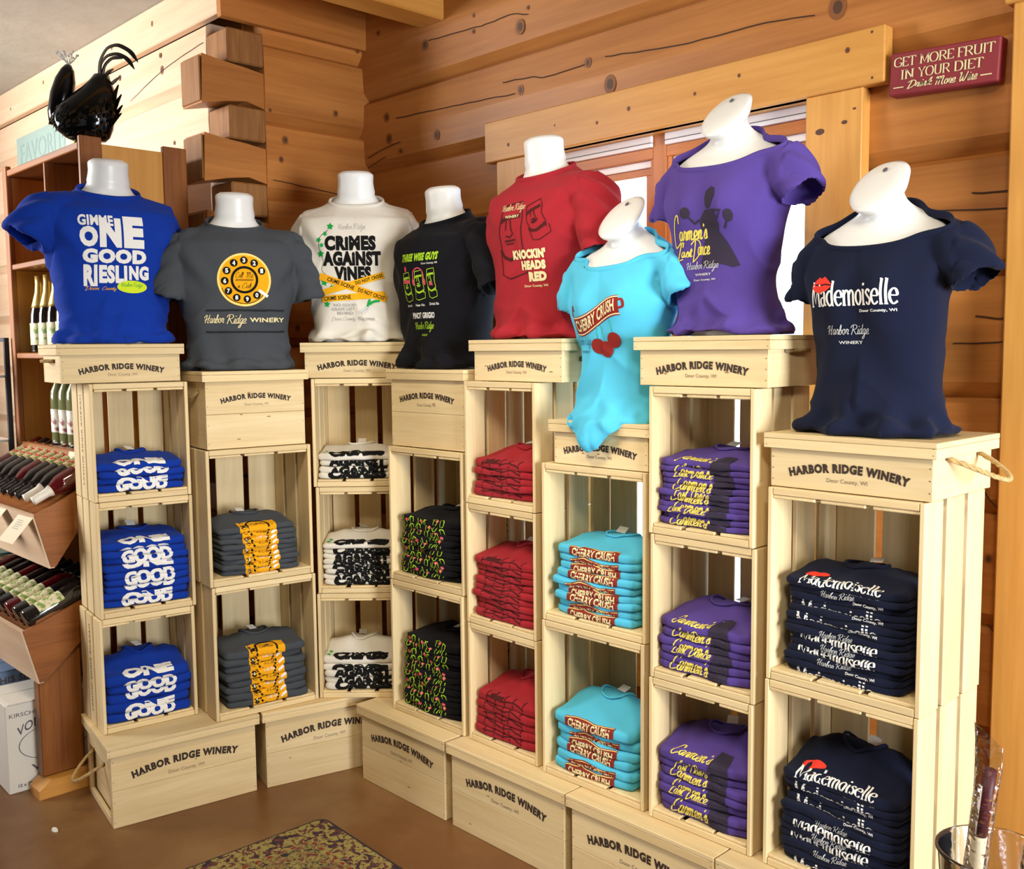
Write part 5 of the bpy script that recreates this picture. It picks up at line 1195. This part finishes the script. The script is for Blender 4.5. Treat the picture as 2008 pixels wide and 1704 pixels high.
# ------------------------------------------------------------ clear cup with wrapped sticks, on a side table
def glassy(name, col, rough, base):
    m, nt, b = newmat(name); out = nt.nodes['Material Output']; nt.nodes.remove(b)
    tr = N(nt, 'ShaderNodeBsdfTransparent'); tr.inputs[0].default_value = (.96, .96, .97, 1); gl = N(nt, 'ShaderNodeBsdfGlossy'); gl.inputs['Color'].default_value = col; gl.inputs['Roughness'].default_value = rough
    fr = N(nt, 'ShaderNodeFresnel'); fr.inputs['IOR'].default_value = 1.45; ad = N(nt, 'ShaderNodeMath', operation='ADD'); ad.inputs[1].default_value = base
    tc = N(nt, 'ShaderNodeTexCoord'); n = N(nt, 'ShaderNodeTexNoise'); n.inputs['Scale'].default_value = 55; nt.links.new(tc.outputs['Object'], n.inputs['Vector'])
    bp = N(nt, 'ShaderNodeBump'); bp.inputs['Strength'].default_value = .8 if 'wrap' in name else .03; bp.inputs['Distance'].default_value = .01
    nt.links.new(n.outputs['Fac'], bp.inputs['Height']); nt.links.new(bp.outputs[0], gl.inputs['Normal']); nt.links.new(bp.outputs[0], fr.inputs['Normal'])
    mx = N(nt, 'ShaderNodeMixShader'); nt.links.new(fr.outputs[0], ad.inputs[0]); nt.links.new(ad.outputs[0], mx.inputs[0]); nt.links.new(tr.outputs[0], mx.inputs[1]); nt.links.new(gl.outputs[0], mx.inputs[2]); nt.links.new(mx.outputs[0], out.inputs[0])
glassy('clear_plastic', (.95, .97, 1, 1), .06, .04); glassy('wrap_film', (.95, .95, 1, 1), .15, .07)
plain('pretzel_white', (.80, .72, .50, 1), .8); plain('chocolate', (.09, .015, .02, 1), .5); plain('wafer', (.72, .60, .55, 1), .6)
CX, CY, CZ = -.463, 1.338, .700
tb = empty('side_table', (-.25, 1.32, 0), label='small wooden side table holding the clear cup at the right edge', cat='table')
MB().box(-.30, .45, -.22, .20, .672, .698, .004).obj('tabletop', 'trim_X', tb)
for x in (-.27, .38):
    for y in (-.19, .13): MB().box(x, x+.04, y, y+.04, 0, .671, .003).obj('leg', 'trim_Z', tb)
cup = empty('clear_plastic_cup', (CX, CY, CZ), label='clear round plastic cup full of wrapped dipped pretzel sticks', cat='cup')
prof = [(.052, .0), (.054, .002), (.064, .07), (.070, .138), (.0735, .142), (.0735, .145), (.070, .146), (.068, .140), (.062, .07), (.050, .004), (.001, .004)]
MB().loft(lathe(prof, 40), True, True, True).obj('bowl', 'clear_plastic', cup, True)
def stick(loc, tiltx, tilty, L, label, h=.55):
    r = empty('wrapped_pretzel_stick', loc, label=label, cat='snack', group='wrapped sticks in the clear cup'); r.rotation_euler = (tiltx, tilty, 0)
    mb = MB(); R = []
    for i in range(24):
        z = L*h*i/23; R.append([( (.0095+.0008*noise.noise((k*1.1, z*180, 2)))*cos(2*pi*k/14), (.0095+.0008*noise.noise((k*1.7, z*160, 5)))*sin(2*pi*k/14), z) for k in range(14)])
    mb.loft(R).obj('white_coating', 'pretzel_white', r, True)
    MB().tube([(0, 0, L*h+.0005), (.001, 0, L*(h+.17)), (.002, 0, L*.88)], .0088, 12).obj('chocolate_part', 'chocolate', r, True)
    MB().tube([(-.005, -.0055, L*h*1.02), (-.005, -.0055, L*.80)], .004, 8).obj('wafer_piece', 'wafer', r, True)
    W_ = MB(); R = []
    for i in range(16):
        z = L*(.0+1.04*i/15); fl = max(0, (i-11)/4); rx = .0155*(1+.3*fl)+.0015*noise.noise((i*.9, 0, 0)); ry = .0125*(1-.85*fl)+.001*noise.noise((i*.7, 3, 0))
        R.append([(rx*cos(2*pi*k/16)+.006*fl*fl*-1, ry*sin(2*pi*k/16), z+(.012*fl*cos(2*pi*k/16)*-1)) for k in range(16)])
    W_.loft(R, True, False, False).obj('wrapper', 'wrap_film', r, True)
stick((CX-.030, CY-.012, CZ+.008), radians(-1), radians(5), .285, 'tall white and chocolate dipped stick in a clear wrapper')
stick((CX+.030, CY+.022, CZ+.008), radians(-6), radians(16), .20, 'short wrapped stick leaning right at the back of the cup', .8)
stick((CX+.012, CY-.026, CZ+.008), radians(8), radians(20), .17, 'dark dipped stick at the front of the cup by the photo edge', .35)

# ------------------------------------------------------------ far left: metal stand with glassware
st = empty('metal_display_stand', (-4.275, 1.115, 0), label='black metal display stand with glass shelves left of the wine rack', cat='stand')
for x, y in ((0, .20), (-.75, .20), (-.75, -.2)): MB().box(x-.009, x+.009, y-.009, y+.009, 0, 1.58, .001).obj('post', 'rack_metal', st)
for z in (1.42, 1.16, .92, .70, .45): MB().box(-.74, -.01, -.19, .21, z, z+.010, .001).obj('glass_shelf', 'teal_glass' if z < .8 else 'tagwhite', st)
MB().box(-.75, 0, .19, .21, 1.565, 1.58, .001).obj('rail', 'rack_metal', st)
for i, (x, z, mt, wd, hh) in enumerate([(-.06, 1.431, 'tagwhite', .05, .10), (-.16, 1.431, 'ink_silver', .06, .12), (-.05, 1.171, 'cloth_purple', .07, .06), (-.17, 1.171, 'tagwhite', .08, .05), (-.05, .931, 'paper', .08, .05), (-.17, .931, 'ink_pink', .09, .03), (-.06, .711, 'teal_glass', .09, .12), (-.18, .711, 'tagwhite', .09, .08), (-.06, .461, 'ink_pink', .1, .04), (-.2, .461, 'tagwhite', .1, .1)]):
    r = MB().loft(lathe([(wd*.35, 0), (wd*.5, hh*.15), (wd*.5, hh*.7), (wd*.3, hh*.9), (wd*.32, hh)], 14)).obj('ornament', mt, None, True, loc=(-4.275+x, 1.195, z))
    tag(r, ['white jar', 'silver jar', 'purple bowl', 'white bowl', 'cream bowl', 'pink dish', 'teal vase', 'white pot', 'pink tray bowl', 'white vase'][i]+' on the '+['top', 'top', 'second', 'second', 'third', 'third', 'fourth', 'fourth', 'lowest', 'lowest'][i]+' shelf of the black metal stand', 'ornament', 'ornaments on the metal stand')
